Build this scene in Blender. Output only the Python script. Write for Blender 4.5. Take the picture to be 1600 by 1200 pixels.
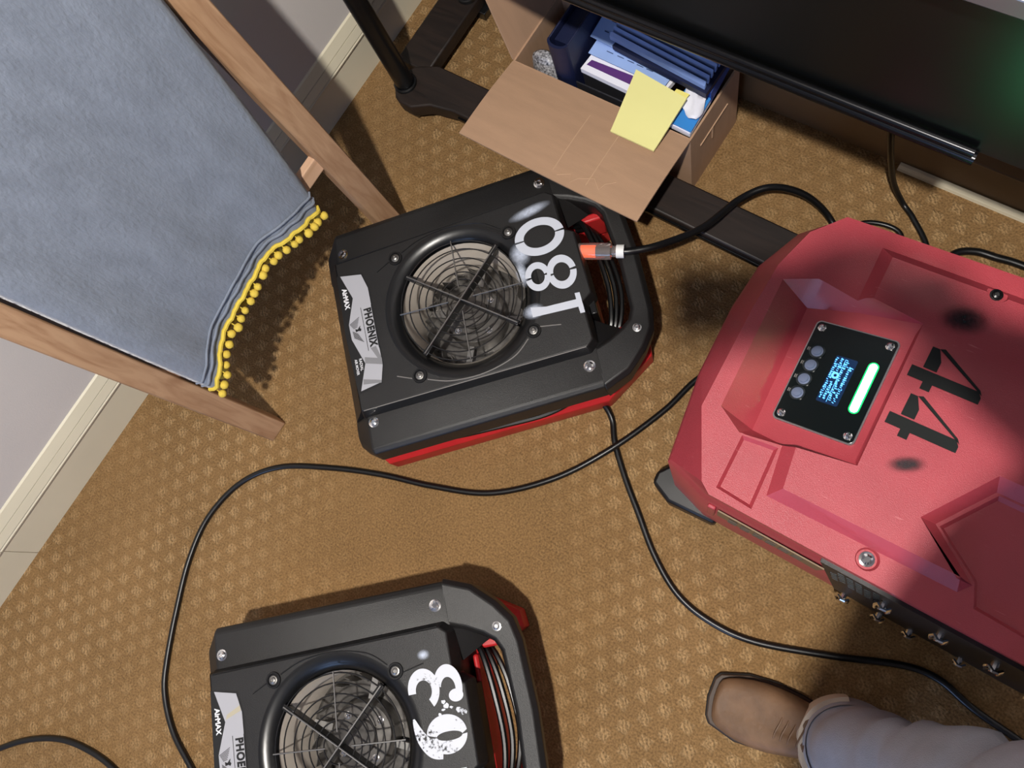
import bpy, bmesh, math, random
from mathutils import Vector, Matrix, Euler
random.seed(7)
SC = bpy.context.scene
COL = SC.collection
PI = math.pi
sin, cos = math.sin, math.cos
for _o in list(bpy.data.objects): bpy.data.objects.remove(_o)

# ------------------------------------------------------------------ camera, world, light, exposure
CAM_H = 1.5
def setup_view():
    cd = bpy.data.cameras.new('camera'); cam = bpy.data.objects.new('camera', cd); COL.objects.link(cam)
    cd.sensor_width = 36; cd.lens = 27.0; cd.clip_start = .01
    R = Matrix(((0.8053, -0.4961, 0.3247), (0.5449, 0.8351, -0.0754), (-0.2337, 0.2377, 0.9428)))
    x = Vector(R.col[0]).normalized(); z = x.cross(Vector(R.col[1])).normalized(); y = z.cross(x)
    R = Matrix((x, y, z)).transposed()
    cam.matrix_world = Matrix.Translation((0, 0, CAM_H)) @ R.to_4x4()
    SC.camera = cam
    w = bpy.data.worlds.new('world'); SC.world = w; w.use_nodes = True
    bg = w.node_tree.nodes['Background']
    bg.inputs[0].default_value = (.55, .68, 1, 1); bg.inputs[1].default_value = .3
    SC.view_settings.view_transform = 'Standard'; SC.view_settings.look = 'None'
    SC.view_settings.exposure = 0.0; SC.view_settings.gamma = 1.0
    SC.view_settings.use_curve_mapping = False
    # ceiling lamp (its fixture is built further down at the same place)
    l = bpy.data.lights.new('ceiling_lamp_light', 'SPOT'); l.spot_size = math.radians(130); l.spot_blend = .4; l.energy = 310; l.color = (1.0, .95, .88)
    l.shadow_soft_size = .04
    lo = bpy.data.objects.new('ceiling_lamp_light', l); COL.objects.link(lo); lo.location = (.10, -.48, 2.75)
    # bluish fill light, added at an unseen window in the front wall
    a = bpy.data.lights.new('window_fill', 'AREA'); a.shape = 'RECTANGLE'; a.size = 1.3; a.size_y = 1.3
    a.energy = 55; a.color = (.36, .56, 1.0)
    ao = bpy.data.objects.new('window_fill', a); COL.objects.link(ao)
    ao.location = (.8, -4.40, 1.4); ao.rotation_euler = (PI/2, 0, 0)
setup_view()

# ------------------------------------------------------------------ materials
def lin(c):
    return tuple(((v/255)/12.92 if v/255 <= .04045 else ((v/255+.055)/1.055)**2.4) for v in c) + (1,)
MATS = {}
def mat(name, rgb, rough=.6, metal=0, var=0.0, vscale=20, bump=0.0, bscale=200, coat=0, trans=0, emit=None, estr=0,
        detail=4, rgb2=None, stretch=None, spec=.5, sheen=0):
    m = bpy.data.materials.new(name); m.use_nodes = True; MATS[name] = m
    nt = m.node_tree; N = nt.nodes; L = nt.links; b = N['Principled BSDF']
    c = lin(rgb)
    b.inputs['Base Color'].default_value = c
    b.inputs['Roughness'].default_value = rough; b.inputs['Metallic'].default_value = metal
    b.inputs['Specular IOR Level'].default_value = spec
    if coat: b.inputs['Coat Weight'].default_value = coat; b.inputs['Coat Roughness'].default_value = .15
    if trans: b.inputs['Transmission Weight'].default_value = trans
    if sheen: b.inputs['Sheen Weight'].default_value = sheen; b.inputs['Sheen Roughness'].default_value = .5
    if emit: b.inputs['Emission Color'].default_value = lin(emit); b.inputs['Emission Strength'].default_value = estr
    if var or bump:
        tc = N.new('ShaderNodeTexCoord'); src = tc.outputs['Object']
        if stretch:
            mp = N.new('ShaderNodeMapping'); mp.inputs['Scale'].default_value = stretch
            L.new(src, mp.inputs[0]); src = mp.outputs[0]
        if var:
            n = N.new('ShaderNodeTexNoise'); n.inputs['Scale'].default_value = vscale; n.inputs['Detail'].default_value = detail
            L.new(src, n.inputs['Vector'])
            r = N.new('ShaderNodeValToRGB')
            if rgb2: c2 = lin(rgb2); c1 = c
            else:
                c1 = tuple(v*(1-var) for v in c[:3])+(1,); c2 = tuple(min(1, v*(1+var)) for v in c[:3])+(1,)
            r.color_ramp.elements[0].position = .3; r.color_ramp.elements[1].position = .7
            r.color_ramp.elements[0].color = c1; r.color_ramp.elements[1].color = c2
            L.new(n.outputs['Fac'], r.inputs[0]); L.new(r.outputs[0], b.inputs['Base Color'])
        if bump:
            n2 = N.new('ShaderNodeTexNoise'); n2.inputs['Scale'].default_value = bscale; n2.inputs['Detail'].default_value = 3
            L.new(src, n2.inputs['Vector'])
            bp = N.new('ShaderNodeBump'); bp.inputs['Strength'].default_value = bump; bp.inputs['Distance'].default_value = .002
            L.new(n2.outputs['Fac'], bp.inputs['Height']); L.new(bp.outputs[0], b.inputs['Normal'])
    return m

def mth(nt, op, a, b=None, clamp=False):
    n = nt.nodes.new('ShaderNodeMath'); n.operation = op; n.use_clamp = clamp
    for i, v in enumerate((a, b)):
        if v is None: continue
        if isinstance(v, (int, float)): n.inputs[i].default_value = v
        else: nt.links.new(v, n.inputs[i])
    return n.outputs[0]

def carpet():
    m = bpy.data.materials.new('carpet'); m.use_nodes = True; nt = m.node_tree; N = nt.nodes; L = nt.links
    b = N['Principled BSDF']; b.inputs['Roughness'].default_value = .95; b.inputs['Specular IOR Level'].default_value = .1
    tc = N.new('ShaderNodeTexCoord')
    nz = N.new('ShaderNodeTexNoise'); nz.inputs['Scale'].default_value = 90; nz.inputs['Detail'].default_value = 2
    L.new(tc.outputs['Object'], nz.inputs['Vector'])
    vm = N.new('ShaderNodeVectorMath'); vm.operation = 'MULTIPLY_ADD'
    L.new(nz.outputs['Color'], vm.inputs[0]); vm.inputs[1].default_value = (.009, .009, 0); L.new(tc.outputs['Object'], vm.inputs[2])
    sx = N.new('ShaderNodeSeparateXYZ'); L.new(vm.outputs[0], sx.inputs[0])
    X, Y = sx.outputs[0], sx.outputs[1]
    p, row = .0455, .033
    mm = mth(nt, 'DIVIDE', Y, -row)
    mi = mth(nt, 'ROUND', mm)
    fm = mth(nt, 'SUBTRACT', mm, mi)
    nn = mth(nt, 'SUBTRACT', mth(nt, 'DIVIDE', X, p), mth(nt, 'MULTIPLY', mi, .5))
    ni = mth(nt, 'ROUND', nn)
    fn = mth(nt, 'SUBTRACT', nn, ni)
    ax = mth(nt, 'ABSOLUTE', mth(nt, 'MULTIPLY', fn, p)); ay = mth(nt, 'ABSOLUTE', mth(nt, 'MULTIPLY', fm, row))
    d = mth(nt, 'MAXIMUM', ax, ay)
    sq = N.new('ShaderNodeMapRange'); sq.interpolation_type = 'SMOOTHSTEP'
    L.new(d, sq.inputs[0]); sq.inputs[1].default_value = .0135; sq.inputs[2].default_value = .0080
    # worn places lose the pattern
    wn = N.new('ShaderNodeTexNoise'); wn.inputs['Scale'].default_value = 2.1; wn.inputs['Detail'].default_value = 2
    L.new(tc.outputs['Object'], wn.inputs['Vector'])
    wm = N.new('ShaderNodeMapRange'); L.new(wn.outputs['Fac'], wm.inputs[0]); wm.inputs[1].default_value = .40; wm.inputs[2].default_value = .54
    wm.inputs[3].default_value = .3
    # a trodden, flattened patch in the middle of the floor
    vd = N.new('ShaderNodeVectorMath'); vd.operation = 'DISTANCE'; L.new(tc.outputs['Object'], vd.inputs[0]); vd.inputs[1].default_value = (-.42, -.24, 0)
    td = N.new('ShaderNodeMapRange'); td.interpolation_type = 'SMOOTHSTEP'; L.new(vd.outputs['Value'], td.inputs[0]); td.inputs[1].default_value = .14; td.inputs[2].default_value = .42; td.inputs[3].default_value = .15
    pat = mth(nt, 'MULTIPLY', mth(nt, 'MULTIPLY', sq.outputs[0], wm.outputs[0]), td.outputs[0])
    # pile
    fine = N.new('ShaderNodeTexNoise'); fine.inputs['Scale'].default_value = 260; fine.inputs['Detail'].default_value = 3
    L.new(tc.outputs['Object'], fine.inputs['Vector'])
    # little wavy loops inside the squares
    wv = N.new('ShaderNodeTexWave'); wv.bands_direction = 'DIAGONAL'; wv.inputs['Scale'].default_value = 62; wv.inputs['Distortion'].default_value = 6; wv.inputs['Detail'].default_value = 2
    wv.inputs['Detail Scale'].default_value = 2
    L.new(tc.outputs['Object'], wv.inputs['Vector'])
    loop = mth(nt, 'MULTIPLY', mth(nt, 'SUBTRACT', wv.outputs['Fac'], .5), pat)
    mx = N.new('ShaderNodeMix'); mx.data_type = 'RGBA'
    L.new(pat, mx.inputs[0]); mx.inputs[6].default_value = lin((132, 103, 68)); mx.inputs[7].default_value = lin((151, 122, 85))
    big = N.new('ShaderNodeTexNoise'); big.inputs['Scale'].default_value = 5; big.inputs['Detail'].default_value = 3
    L.new(tc.outputs['Object'], big.inputs['Vector'])
    k = mth(nt, 'ADD', mth(nt, 'MULTIPLY', fine.outputs['Fac'], 1.7), mth(nt, 'MULTIPLY', big.outputs['Fac'], .45))
    k = mth(nt, 'ADD', mth(nt, 'ADD', k, mth(nt, 'MULTIPLY', loop, .5)), -.08)
    v2 = N.new('ShaderNodeVectorMath'); v2.operation = 'SCALE'
    L.new(mx.outputs[2], v2.inputs[0]); L.new(k, v2.inputs['Scale'])
    L.new(v2.outputs[0], b.inputs['Base Color'])
    hgt = mth(nt, 'ADD', mth(nt, 'ADD', mth(nt, 'MULTIPLY', pat, .7), mth(nt, 'MULTIPLY', fine.outputs['Fac'], .9)), mth(nt, 'MULTIPLY', loop, .5))
    bp = N.new('ShaderNodeBump'); bp.inputs['Strength'].default_value = .8; bp.inputs['Distance'].default_value = .0025
    L.new(hgt, bp.inputs['Height']); L.new(bp.outputs[0], b.inputs['Normal'])
    MATS['carpet'] = m; return m

def wood(name, a, c, ax='x', scale=1.0):
    m = bpy.data.materials.new(name); m.use_nodes = True; nt = m.node_tree; N = nt.nodes; L = nt.links
    b = N['Principled BSDF']; b.inputs['Roughness'].default_value = .55
    tc = N.new('ShaderNodeTexCoord'); mp = N.new('ShaderNodeMapping')
    s = {'x': (1.2, 14, 14), 'y': (14, 1.2, 14), 'z': (14, 14, 1.2)}[ax]
    mp.inputs['Scale'].default_value = tuple(v*scale for v in s); L.new(tc.outputs['Object'], mp.inputs[0])
    n = N.new('ShaderNodeTexNoise'); n.inputs['Scale'].default_value = 4; n.inputs['Detail'].default_value = 6; n.inputs['Distortion'].default_value = 1.2
    L.new(mp.outputs[0], n.inputs['Vector'])
    r = N.new('ShaderNodeValToRGB'); r.color_ramp.elements[0].position = .32; r.color_ramp.elements[1].position = .62
    r.color_ramp.elements[0].color = lin(a); r.color_ramp.elements[1].color = lin(c)
    L.new(n.outputs['Fac'], r.inputs[0]); L.new(r.outputs[0], b.inputs['Base Color'])
    bp = N.new('ShaderNodeBump'); bp.inputs['Strength'].default_value = .15; bp.inputs['Distance'].default_value = .002
    L.new(n.outputs['Fac'], bp.inputs['Height']); L.new(bp.outputs[0], b.inputs['Normal'])
    MATS[name] = m; return m

def paint(name, rgb, wear=.0, wscale=180, soft=False, rough=.6, amax=1.0):
    """sprayed paint: opaque with worn flecks, or soft overspray following the 'a' attribute"""
    m = bpy.data.materials.new(name); m.use_nodes = True; nt = m.node_tree; N = nt.nodes; L = nt.links
    b = N['Principled BSDF']; b.inputs['Base Color'].default_value = lin(rgb); b.inputs['Roughness'].default_value = rough
    tc = N.new('ShaderNodeTexCoord'); n = N.new('ShaderNodeTexNoise'); n.inputs['Scale'].default_value = wscale; n.inputs['Detail'].default_value = 6
    L.new(tc.outputs['Object'], n.inputs['Vector'])
    if soft:
        at = N.new('ShaderNodeAttribute'); at.attribute_name = 'a'
        f = mth(nt, 'MULTIPLY', at.outputs['Fac'], mth(nt, 'ADD', mth(nt, 'MULTIPLY', n.outputs['Fac'], .9), .55))
        f = mth(nt, 'MULTIPLY', f, amax, True)
    else:
        n2 = N.new('ShaderNodeTexNoise'); n2.inputs['Scale'].default_value = 22; L.new(tc.outputs['Object'], n2.inputs['Vector'])
        s = mth(nt, 'ADD', mth(nt, 'MULTIPLY', n.outputs['Fac'], .6), mth(nt, 'MULTIPLY', n2.outputs['Fac'], .7))
        mr = N.new('ShaderNodeMapRange'); L.new(s, mr.inputs[0]); mr.inputs[1].default_value = .30+wear; mr.inputs[2].default_value = .40+wear
        f = mr.outputs[0]
    L.new(f, b.inputs['Alpha'])
    MATS[name] = m; return m

carpet()
wood('pine', (160, 122, 92), (184, 148, 116), 'z')
wood('pine_rung', (196, 156, 124), (214, 176, 146), 'y')
wood('espresso', (22, 15, 12), (38, 27, 22), 'x')
mat('wall_paint', (208, 203, 200), .8, var=.03, vscale=3, bump=.1, bscale=300)
mat('ceiling_paint', (226, 224, 218), .9, bump=.1)
mat('trim_paint', (216, 208, 184), .45, var=.03, vscale=6)
mat('black_plastic', (25, 24, 24), .45, var=.18, vscale=14, bump=.25, bscale=900)
mat('black_smooth', (18, 18, 19), .3, var=.1)
mat('black_rubber', (14, 14, 15), .45)
mat('cord_black', (13, 13, 14), .35)
mat('red_base', (186, 36, 40), .42, var=.10, vscale=25, bump=.2, bscale=700)
mat('steel', (200, 200, 200), .28, metal=1)
mat('steel_dull', (150, 148, 145), .4, metal=1)
mat('chrome', (225, 225, 225), .12, metal=1)
mat('wire_black', (20, 19, 19), .3, coat=.6)
mat('inlet_grey', (214, 204, 192), .45, var=.05)
mat('motor_grey', (98, 95, 92), .35, metal=.6, var=.4, vscale=40)
mat('label_silver', (168, 168, 174), .5)
mat('label_grey', (125, 125, 128), .5)
mat('label_tan', (176, 168, 146), .5)
mat('label_black', (16, 16, 17), .5)
mat('label_white', (225, 225, 228), .5)
mat('grey_highlight_mark', (120, 116, 112), .7)  # painted highlight on the lamp-side cover lines; also the button marks
paint('white_paint', (196, 200, 210), wear=.05)
paint('white_paint_worn', (205, 208, 216), wear=.16)
paint('overspray', (205, 214, 232), soft=True, amax=.75)
paint('stencil_black', (10, 15, 14), wear=.02, wscale=120, rough=.85)
paint('overspray_black', (18, 20, 26), soft=True, amax=.85)
mat('cardboard', (172, 138, 110), .85, var=.05, vscale=12, bump=.15, bscale=150, stretch=(1, 6, 1))
mat('cardboard_edge', (186, 152, 122), .9)
mat('paper_white', (226, 226, 236), .8, var=.03, vscale=10)
mat('paper_blue_lit', (150, 178, 232), .8, var=.04)  # white paper with the blue fill light put into its colour
mat('paper_yellow', (226, 220, 146), .8, var=.03, vscale=8)
mat('paper_yellow_note', (236, 226, 128), .8)
mat('purple', (82, 36, 110), .6)
mat('navy', (18, 26, 58), .5, bump=.3, bscale=500)
mat('folder_dark', (52, 70, 112), .6, var=.3, vscale=18, stretch=(1, 30, 1))
mat('folder_light', (120, 146, 200), .6, var=.12, vscale=18)
mat('book_blue', (52, 132, 206), .4)
mat('tray_dark', (40, 40, 44), .4)
mat('royal_blue', (38, 72, 150), .5)
mat('speckle', (60, 60, 62), .4, var=.6, vscale=220, rgb2=(190, 190, 195), detail=1)
mat('glass_black', (4, 5, 5), .38)
mat('led_glow_rim', (20, 120, 70), .3, emit=(10, 255, 120), estr=.7)  # painted glow bordering the light bar
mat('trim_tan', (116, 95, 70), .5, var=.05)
mat('rim_black', (40, 40, 42), .25, metal=.85)
mat('top_edge', (120, 120, 124), .3, metal=.6)
mat('lining', (96, 88, 72), .8)
mat('fleece', (125, 133, 147), .95, var=.10, vscale=32, bump=.9, bscale=170, sheen=.35, stretch=(1, 1, .55), spec=.1)
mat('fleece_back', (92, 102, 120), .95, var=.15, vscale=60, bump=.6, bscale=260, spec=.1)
mat('pompon_yellow', (236, 206, 88), .95, bump=.9, bscale=900, spec=.1)
mat('trim_yellow', (232, 204, 84), .9, bump=.6, bscale=900, spec=.1)
mat('orange_glow', (255, 90, 25), .4, emit=(255, 90, 20), estr=1.2)
mat('clear_plastic', (235, 220, 215), .08, trans=.85)
mat('tape_white', (228, 228, 226), .6)
mat('panel_black', (5, 12, 12), .18)
mat('led_green', (190, 255, 215), .3, emit=(90, 255, 165), estr=85)
mat('lcd_dark', (10, 26, 44), .2, emit=(30, 70, 130), estr=.25)
mat('lcd_glyph', (90, 170, 240), .3, emit=(86, 168, 250), estr=1.6)
mat('button_ring', (44, 50, 54), .25, metal=.5)
mat('button_face', (120, 132, 160), .35, metal=.5)
mat('sticker_olive', (120, 98, 70), .5)
mat('sticker_ink', (60, 46, 32), .6)
mat('leather', (114, 86, 62), .6, var=.22, vscale=24, bump=.35, bscale=120)
mat('leather_shaft', (110, 74, 50), .6, var=.2, vscale=24)
mat('welt', (66, 50, 38), .6)
mat('sole', (26, 21, 18), .7)
mat('trouser_grey', (172, 174, 182), .9, var=.06, vscale=30, bump=.4, bscale=600)
mat('cuff_lit_cream', (205, 190, 168), .9)  # cream stands for lamplight on the grey cuff
mat('shirt', (70, 80, 98), .9, var=.08, bump=.4, bscale=400)
mat('skin', (205, 158, 130), .55, var=.05)
mat('hair', (60, 44, 32), .7, bump=.8, bscale=300)
mat('lip', (170, 105, 95), .5)
mat('eye_white', (235, 235, 232), .3)
mat('eye_dark', (40, 30, 22), .2)
mat('lamp_glass', (250, 245, 232), .5, emit=(255, 240, 214), estr=1.5)
mat('window_glow', (200, 215, 235), .1, emit=(140, 170, 230), estr=.35)  # glowing pane of the added window

def red_shell():
    m = mat('dh_red', (166, 60, 70), .38, var=.09, vscale=9, bump=.3, bscale=1100, coat=.12)
    nt = m.node_tree; N = nt.nodes; L = nt.links; b = N['Principled BSDF']
    src = b.inputs['Base Color'].links[0].from_socket
    tc = N.new('ShaderNodeTexCoord')
    # thin pale scratches
    mp = N.new('ShaderNodeMapping'); mp.inputs['Rotation'].default_value = (0, 0, .6); mp.inputs['Scale'].default_value = (9, 90, 20)
    L.new(tc.outputs['Object'], mp.inputs[0])
    n = N.new('ShaderNodeTexNoise'); n.inputs['Scale'].default_value = 3; n.inputs['Detail'].default_value = 5
    L.new(mp.outputs[0], n.inputs['Vector'])
    mr = N.new('ShaderNodeMapRange'); L.new(n.outputs['Fac'], mr.inputs[0]); mr.inputs[1].default_value = .68; mr.inputs[2].default_value = .78; mr.inputs[4].default_value = .4
    mx = N.new('ShaderNodeMix'); mx.data_type = 'RGBA'; L.new(mr.outputs[0], mx.inputs[0]); L.new(src, mx.inputs[6]); mx.inputs[7].default_value = lin((226, 150, 150))
    L.new(mx.outputs[2], b.inputs['Base Color'])
red_shell()

# ------------------------------------------------------------------ mesh helpers
def BM(): return bmesh.new()
def quadface(bm, vs):
    try: return bm.faces.new(vs)
    except ValueError: return None
def loft(bm, rings, cap0=True, cap1=True, closed=True):
    R = [[bm.verts.new(p) for p in r] for r in rings]
    n = len(R[0])
    for a, b in zip(R, R[1:]):
        for i in range(n if closed else n-1):
            j = (i+1) % n
            quadface(bm, (a[i], a[j], b[j], b[i]))
    if closed and cap0: quadface(bm, R[0][::-1])
    if closed and cap1: quadface(bm, R[-1])
    return R
def prism(bm, poly, z0, z1, inset=0):
    """2-D outline raised from z0 to z1, top optionally inset"""
    top = poly if not inset else offset(poly, inset)
    loft(bm, [[(x, y, z0) for x, y in poly], [(x, y, z1) for x, y in top]])
def offset(poly, d):
    n = len(poly); A = sum(poly[i][0]*poly[(i+1) % n][1]-poly[(i+1) % n][0]*poly[i][1] for i in range(n))
    s = 1 if A > 0 else -1; out = []
    for i in range(n):
        p0, p1, p2 = Vector(poly[i-1]), Vector(poly[i]), Vector(poly[(i+1) % n])
        e1 = (p1-p0).normalized(); e2 = (p2-p1).normalized()
        n1 = Vector((-e1.y, e1.x))*s; n2 = Vector((-e2.y, e2.x))*s
        b = (n1+n2); L = b.length
        b = b/L; k = d/max(.35, b.dot(n1)); q = p1+b*k; out.append((q.x, q.y))
    return out
def box(bm, c, s, rot=None):
    m = Matrix.Translation(c) @ (rot.to_4x4() if rot is not None else Matrix()) @ Matrix.Diagonal((s[0], s[1], s[2], 1))
    bmesh.ops.create_cube(bm, size=1, matrix=m)
def spline(pts, k=8, closed=False):
    P = [Vector(p) for p in pts]; out = []; n = len(P)
    for i in range(n if closed else n-1):
        if closed: a, b, c, d = P[i-1], P[i], P[(i+1) % n], P[(i+2) % n]
        else: a, b, c, d = P[max(0, i-1)], P[i], P[i+1], P[min(n-1, i+2)]
        for j in range(k):
            t = j/k
            out.append(.5*((2*b)+(c-a)*t+(2*a-5*b+4*c-d)*t*t+(3*b-3*c+d-a)*t**3))
    if not closed: out.append(P[-1])
    return out
def tube(bm, pts, r, n=8, cap=True, closed=False, flat=1.0):
    P = [Vector(p) for p in pts]; N = len(P); rings = []; up = None
    for i in range(N):
        if closed: t = (P[(i+1) % N]-P[i-1]).normalized()
        else: t = (P[min(N-1, i+1)]-P[max(0, i-1)]).normalized()
        if up is None: up = Vector((0, 0, 1)) if abs(t.z) < .9 else Vector((1, 0, 0))
        s = t.cross(up).normalized(); up = s.cross(t).normalized()
        rr = r(i/(N-1)) if callable(r) else r
        rings.append([P[i]+s*(cos(2*PI*k/n)*rr)+up*(sin(2*PI*k/n)*rr*flat) for k in range(n)])
    if closed: rings.append(rings[0])
    if closed:
        V = [[bm.verts.new(p) for p in r_] for r_ in rings[:-1]]
        for i in range(N):
            a, b = V[i], V[(i+1) % N]
            for k in range(n): quadface(bm, (a[k], a[(k+1) % n], b[(k+1) % n], b[k]))
    else: loft(bm, rings, cap, cap)
def lathe(bm, prof, n=32, c=(0, 0), cap0=False, cap1=False):
    loft(bm, [[(c[0]+r*cos(2*PI*i/n), c[1]+r*sin(2*PI*i/n), z) for i in range(n)] for r, z in prof], cap0, cap1)
def ball(bm, c, r, u=12, v=8, sc=(1, 1, 1)):
    bmesh.ops.create_uvsphere(bm, u_segments=u, v_segments=v, radius=r, matrix=Matrix.Translation(c) @ Matrix.Diagonal((*sc, 1)))
def finish(bm, name, m, smooth=40, bevel=0, segs=2, subd=0):
    bmesh.ops.remove_doubles(bm, verts=bm.verts, dist=1e-6)
    bmesh.ops.recalc_face_normals(bm, faces=bm.faces)
    me = bpy.data.meshes.new(name); bm.to_mesh(me); bm.free()
    me.materials.append(MATS[m] if isinstance(m, str) else m)
    if smooth:
        me.shade_smooth()
        if smooth < 180: me.set_sharp_from_angle(angle=math.radians(smooth))
    return me
def obj(name, bm, m, parent=None, smooth=40, bevel=0, segs=2, subd=0, loc=None, label=None):
    me = finish(bm, name, m, smooth) if isinstance(bm, bmesh.types.BMesh) else bm
    o = bpy.data.objects.new(name, me); COL.objects.link(o)
    if parent: o.parent = parent
    if loc: o.location = loc
    if bevel:
        md = o.modifiers.new('bevel', 'BEVEL'); md.width = bevel; md.segments = segs; md.limit_method = 'ANGLE'; md.angle_limit = math.radians(30)
    if subd:
        md = o.modifiers.new('sub', 'SUBSURF'); md.levels = subd; md.render_levels = subd
    if label: o['label'] = label
    return o
def tag(o, label, cat, group=None):
    o['label'] = label; o['category'] = cat
    if group: o['group'] = group
    return o
def thing(name, label, cat, loc=(0, 0, 0), rz=0, group=None):
    o = bpy.data.objects.new(name, None); COL.objects.link(o); o.empty_display_size = .05
    o.location = loc; o.rotation_euler = (0, 0, rz); return tag(o, label, cat, group)
def struct(name, bm, m, parent=None, **k):
    o = obj(name, bm, m, parent, **k)
    if parent is None: o['kind'] = 'structure'
    return o
def flatpoly(bm, poly, z, z1=None):
    """thin flat mark"""
    vs = [bm.verts.new((x, y, z)) for x, y in poly]; f = bm.faces.new(vs)
    bmesh.ops.triangulate(bm, faces=[f])
def sector(bm, c, ro, ri, a0, a1, z, n=24, ico=(0, 0)):
    """ring sector between an outer and inner ellipse, radii (ru, rv)"""
    prev = None
    for i in range(n+1):
        a = a0+(a1-a0)*i/n
        p = bm.verts.new((c[0]+ro[0]*cos(a), c[1]+ro[1]*sin(a), z)); q = bm.verts.new((c[0]+ico[0]+ri[0]*cos(a), c[1]+ico[1]+ri[1]*sin(a), z))
        if prev: bm.faces.new((prev[0], p, q, prev[1]))
        prev = (p, q)
def stroke(bm, pts, w, z, k=8):
    P = spline([(x, y, 0) for x, y in pts], k); N = len(P); prev = None
    for i in range(N):
        t = (P[min(N-1, i+1)]-P[max(0, i-1)]).normalized(); s = Vector((-t.y, t.x, 0)); f = i/(N-1)
        h = (w(f) if callable(w) else w)/2
        a = bm.verts.new((P[i].x+s.x*h, P[i].y+s.y*h, z)); b = bm.verts.new((P[i].x-s.x*h, P[i].y-s.y*h, z))
        if prev: bm.faces.new((prev[0], a, b, prev[1]))
        prev = (a, b)
def softspot(name, c, ru, rv, z, m, parent, rot=0, n=28, zf=None):
    bm = BM(); L = bm.verts.layers.float.new('a'); rings = []
    for f, al in ((.02, 1), (.3, .9), (.55, .55), (.8, .18), (1, 0)):
        r = []
        for i in range(n):
            a = 2*PI*i/n; x = ru*f*cos(a); y = rv*f*sin(a)
            X = c[0]+x*cos(rot)-y*sin(rot); Y = c[1]+x*sin(rot)+y*cos(rot)
            v = bm.verts.new((X, Y, zf(X, Y) if zf else z)); v[L] = al; r.append(v)
        rings.append(r)
    for A, B in zip(rings, rings[1:]):
        for i in range(n): bm.faces.new((A[i], A[(i+1) % n], B[(i+1) % n], B[i]))
    return obj(name, bm, m, parent)
def text(name, body, size, m, parent, loc, rot, bold=0.0, sx=1.0, label=None, spacing=1.0):
    cu = bpy.data.curves.new(name, 'FONT'); cu.body = body; cu.size = size; cu.offset = bold; cu.extrude = .0002
    cu.align_x = 'CENTER'; cu.align_y = 'CENTER'; cu.space_character = spacing
    t = bpy.data.objects.new('t', cu); COL.objects.link(t)
    bpy.context.view_layer.update()
    me = bpy.data.meshes.new_from_object(t.evaluated_get(bpy.context.evaluated_depsgraph_get()))
    bpy.data.objects.remove(t); bpy.data.curves.remove(cu)
    me.materials.clear(); me.materials.append(MATS[m])
    me.transform(Matrix.Diagonal((sx, 1, 1, 1)))
    o = bpy.data.objects.new(name, me); COL.objects.link(o); o.parent = parent; o.location = loc; o.rotation_euler = rot
    return o
def boolean(base, cutters, name, m):
    """union / difference a list of (op, bmesh) into one bmesh, return mesh"""
    o = bpy.data.objects.new('b', finish(base, 'b', m, 0)); COL.objects.link(o); tmp = []
    for op, c in cutters:
        k = bpy.data.objects.new('c', finish(c, 'c', m, 0)); COL.objects.link(k); tmp.append(k)
        md = o.modifiers.new('x', 'BOOLEAN'); md.operation = op; md.object = k; md.solver = 'EXACT'
    bpy.context.view_layer.update()
    me = bpy.data.meshes.new_from_object(o.evaluated_get(bpy.context.evaluated_depsgraph_get()))
    for k in tmp + [o]:
        d = k.data; bpy.data.objects.remove(k); bpy.data.meshes.remove(d)
    me.name = name; me.materials.clear(); me.materials.append(MATS[m])
    for p in me.polygons: p.material_index = 0
    me.shade_smooth(); me.set_sharp_from_angle(angle=math.radians(35))
    return me
def copy_tree(o, parent=None):
    c = o.copy(); COL.objects.link(c); c.parent = parent
    for ch in list(o.children): copy_tree(ch, c)
    return c

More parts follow.
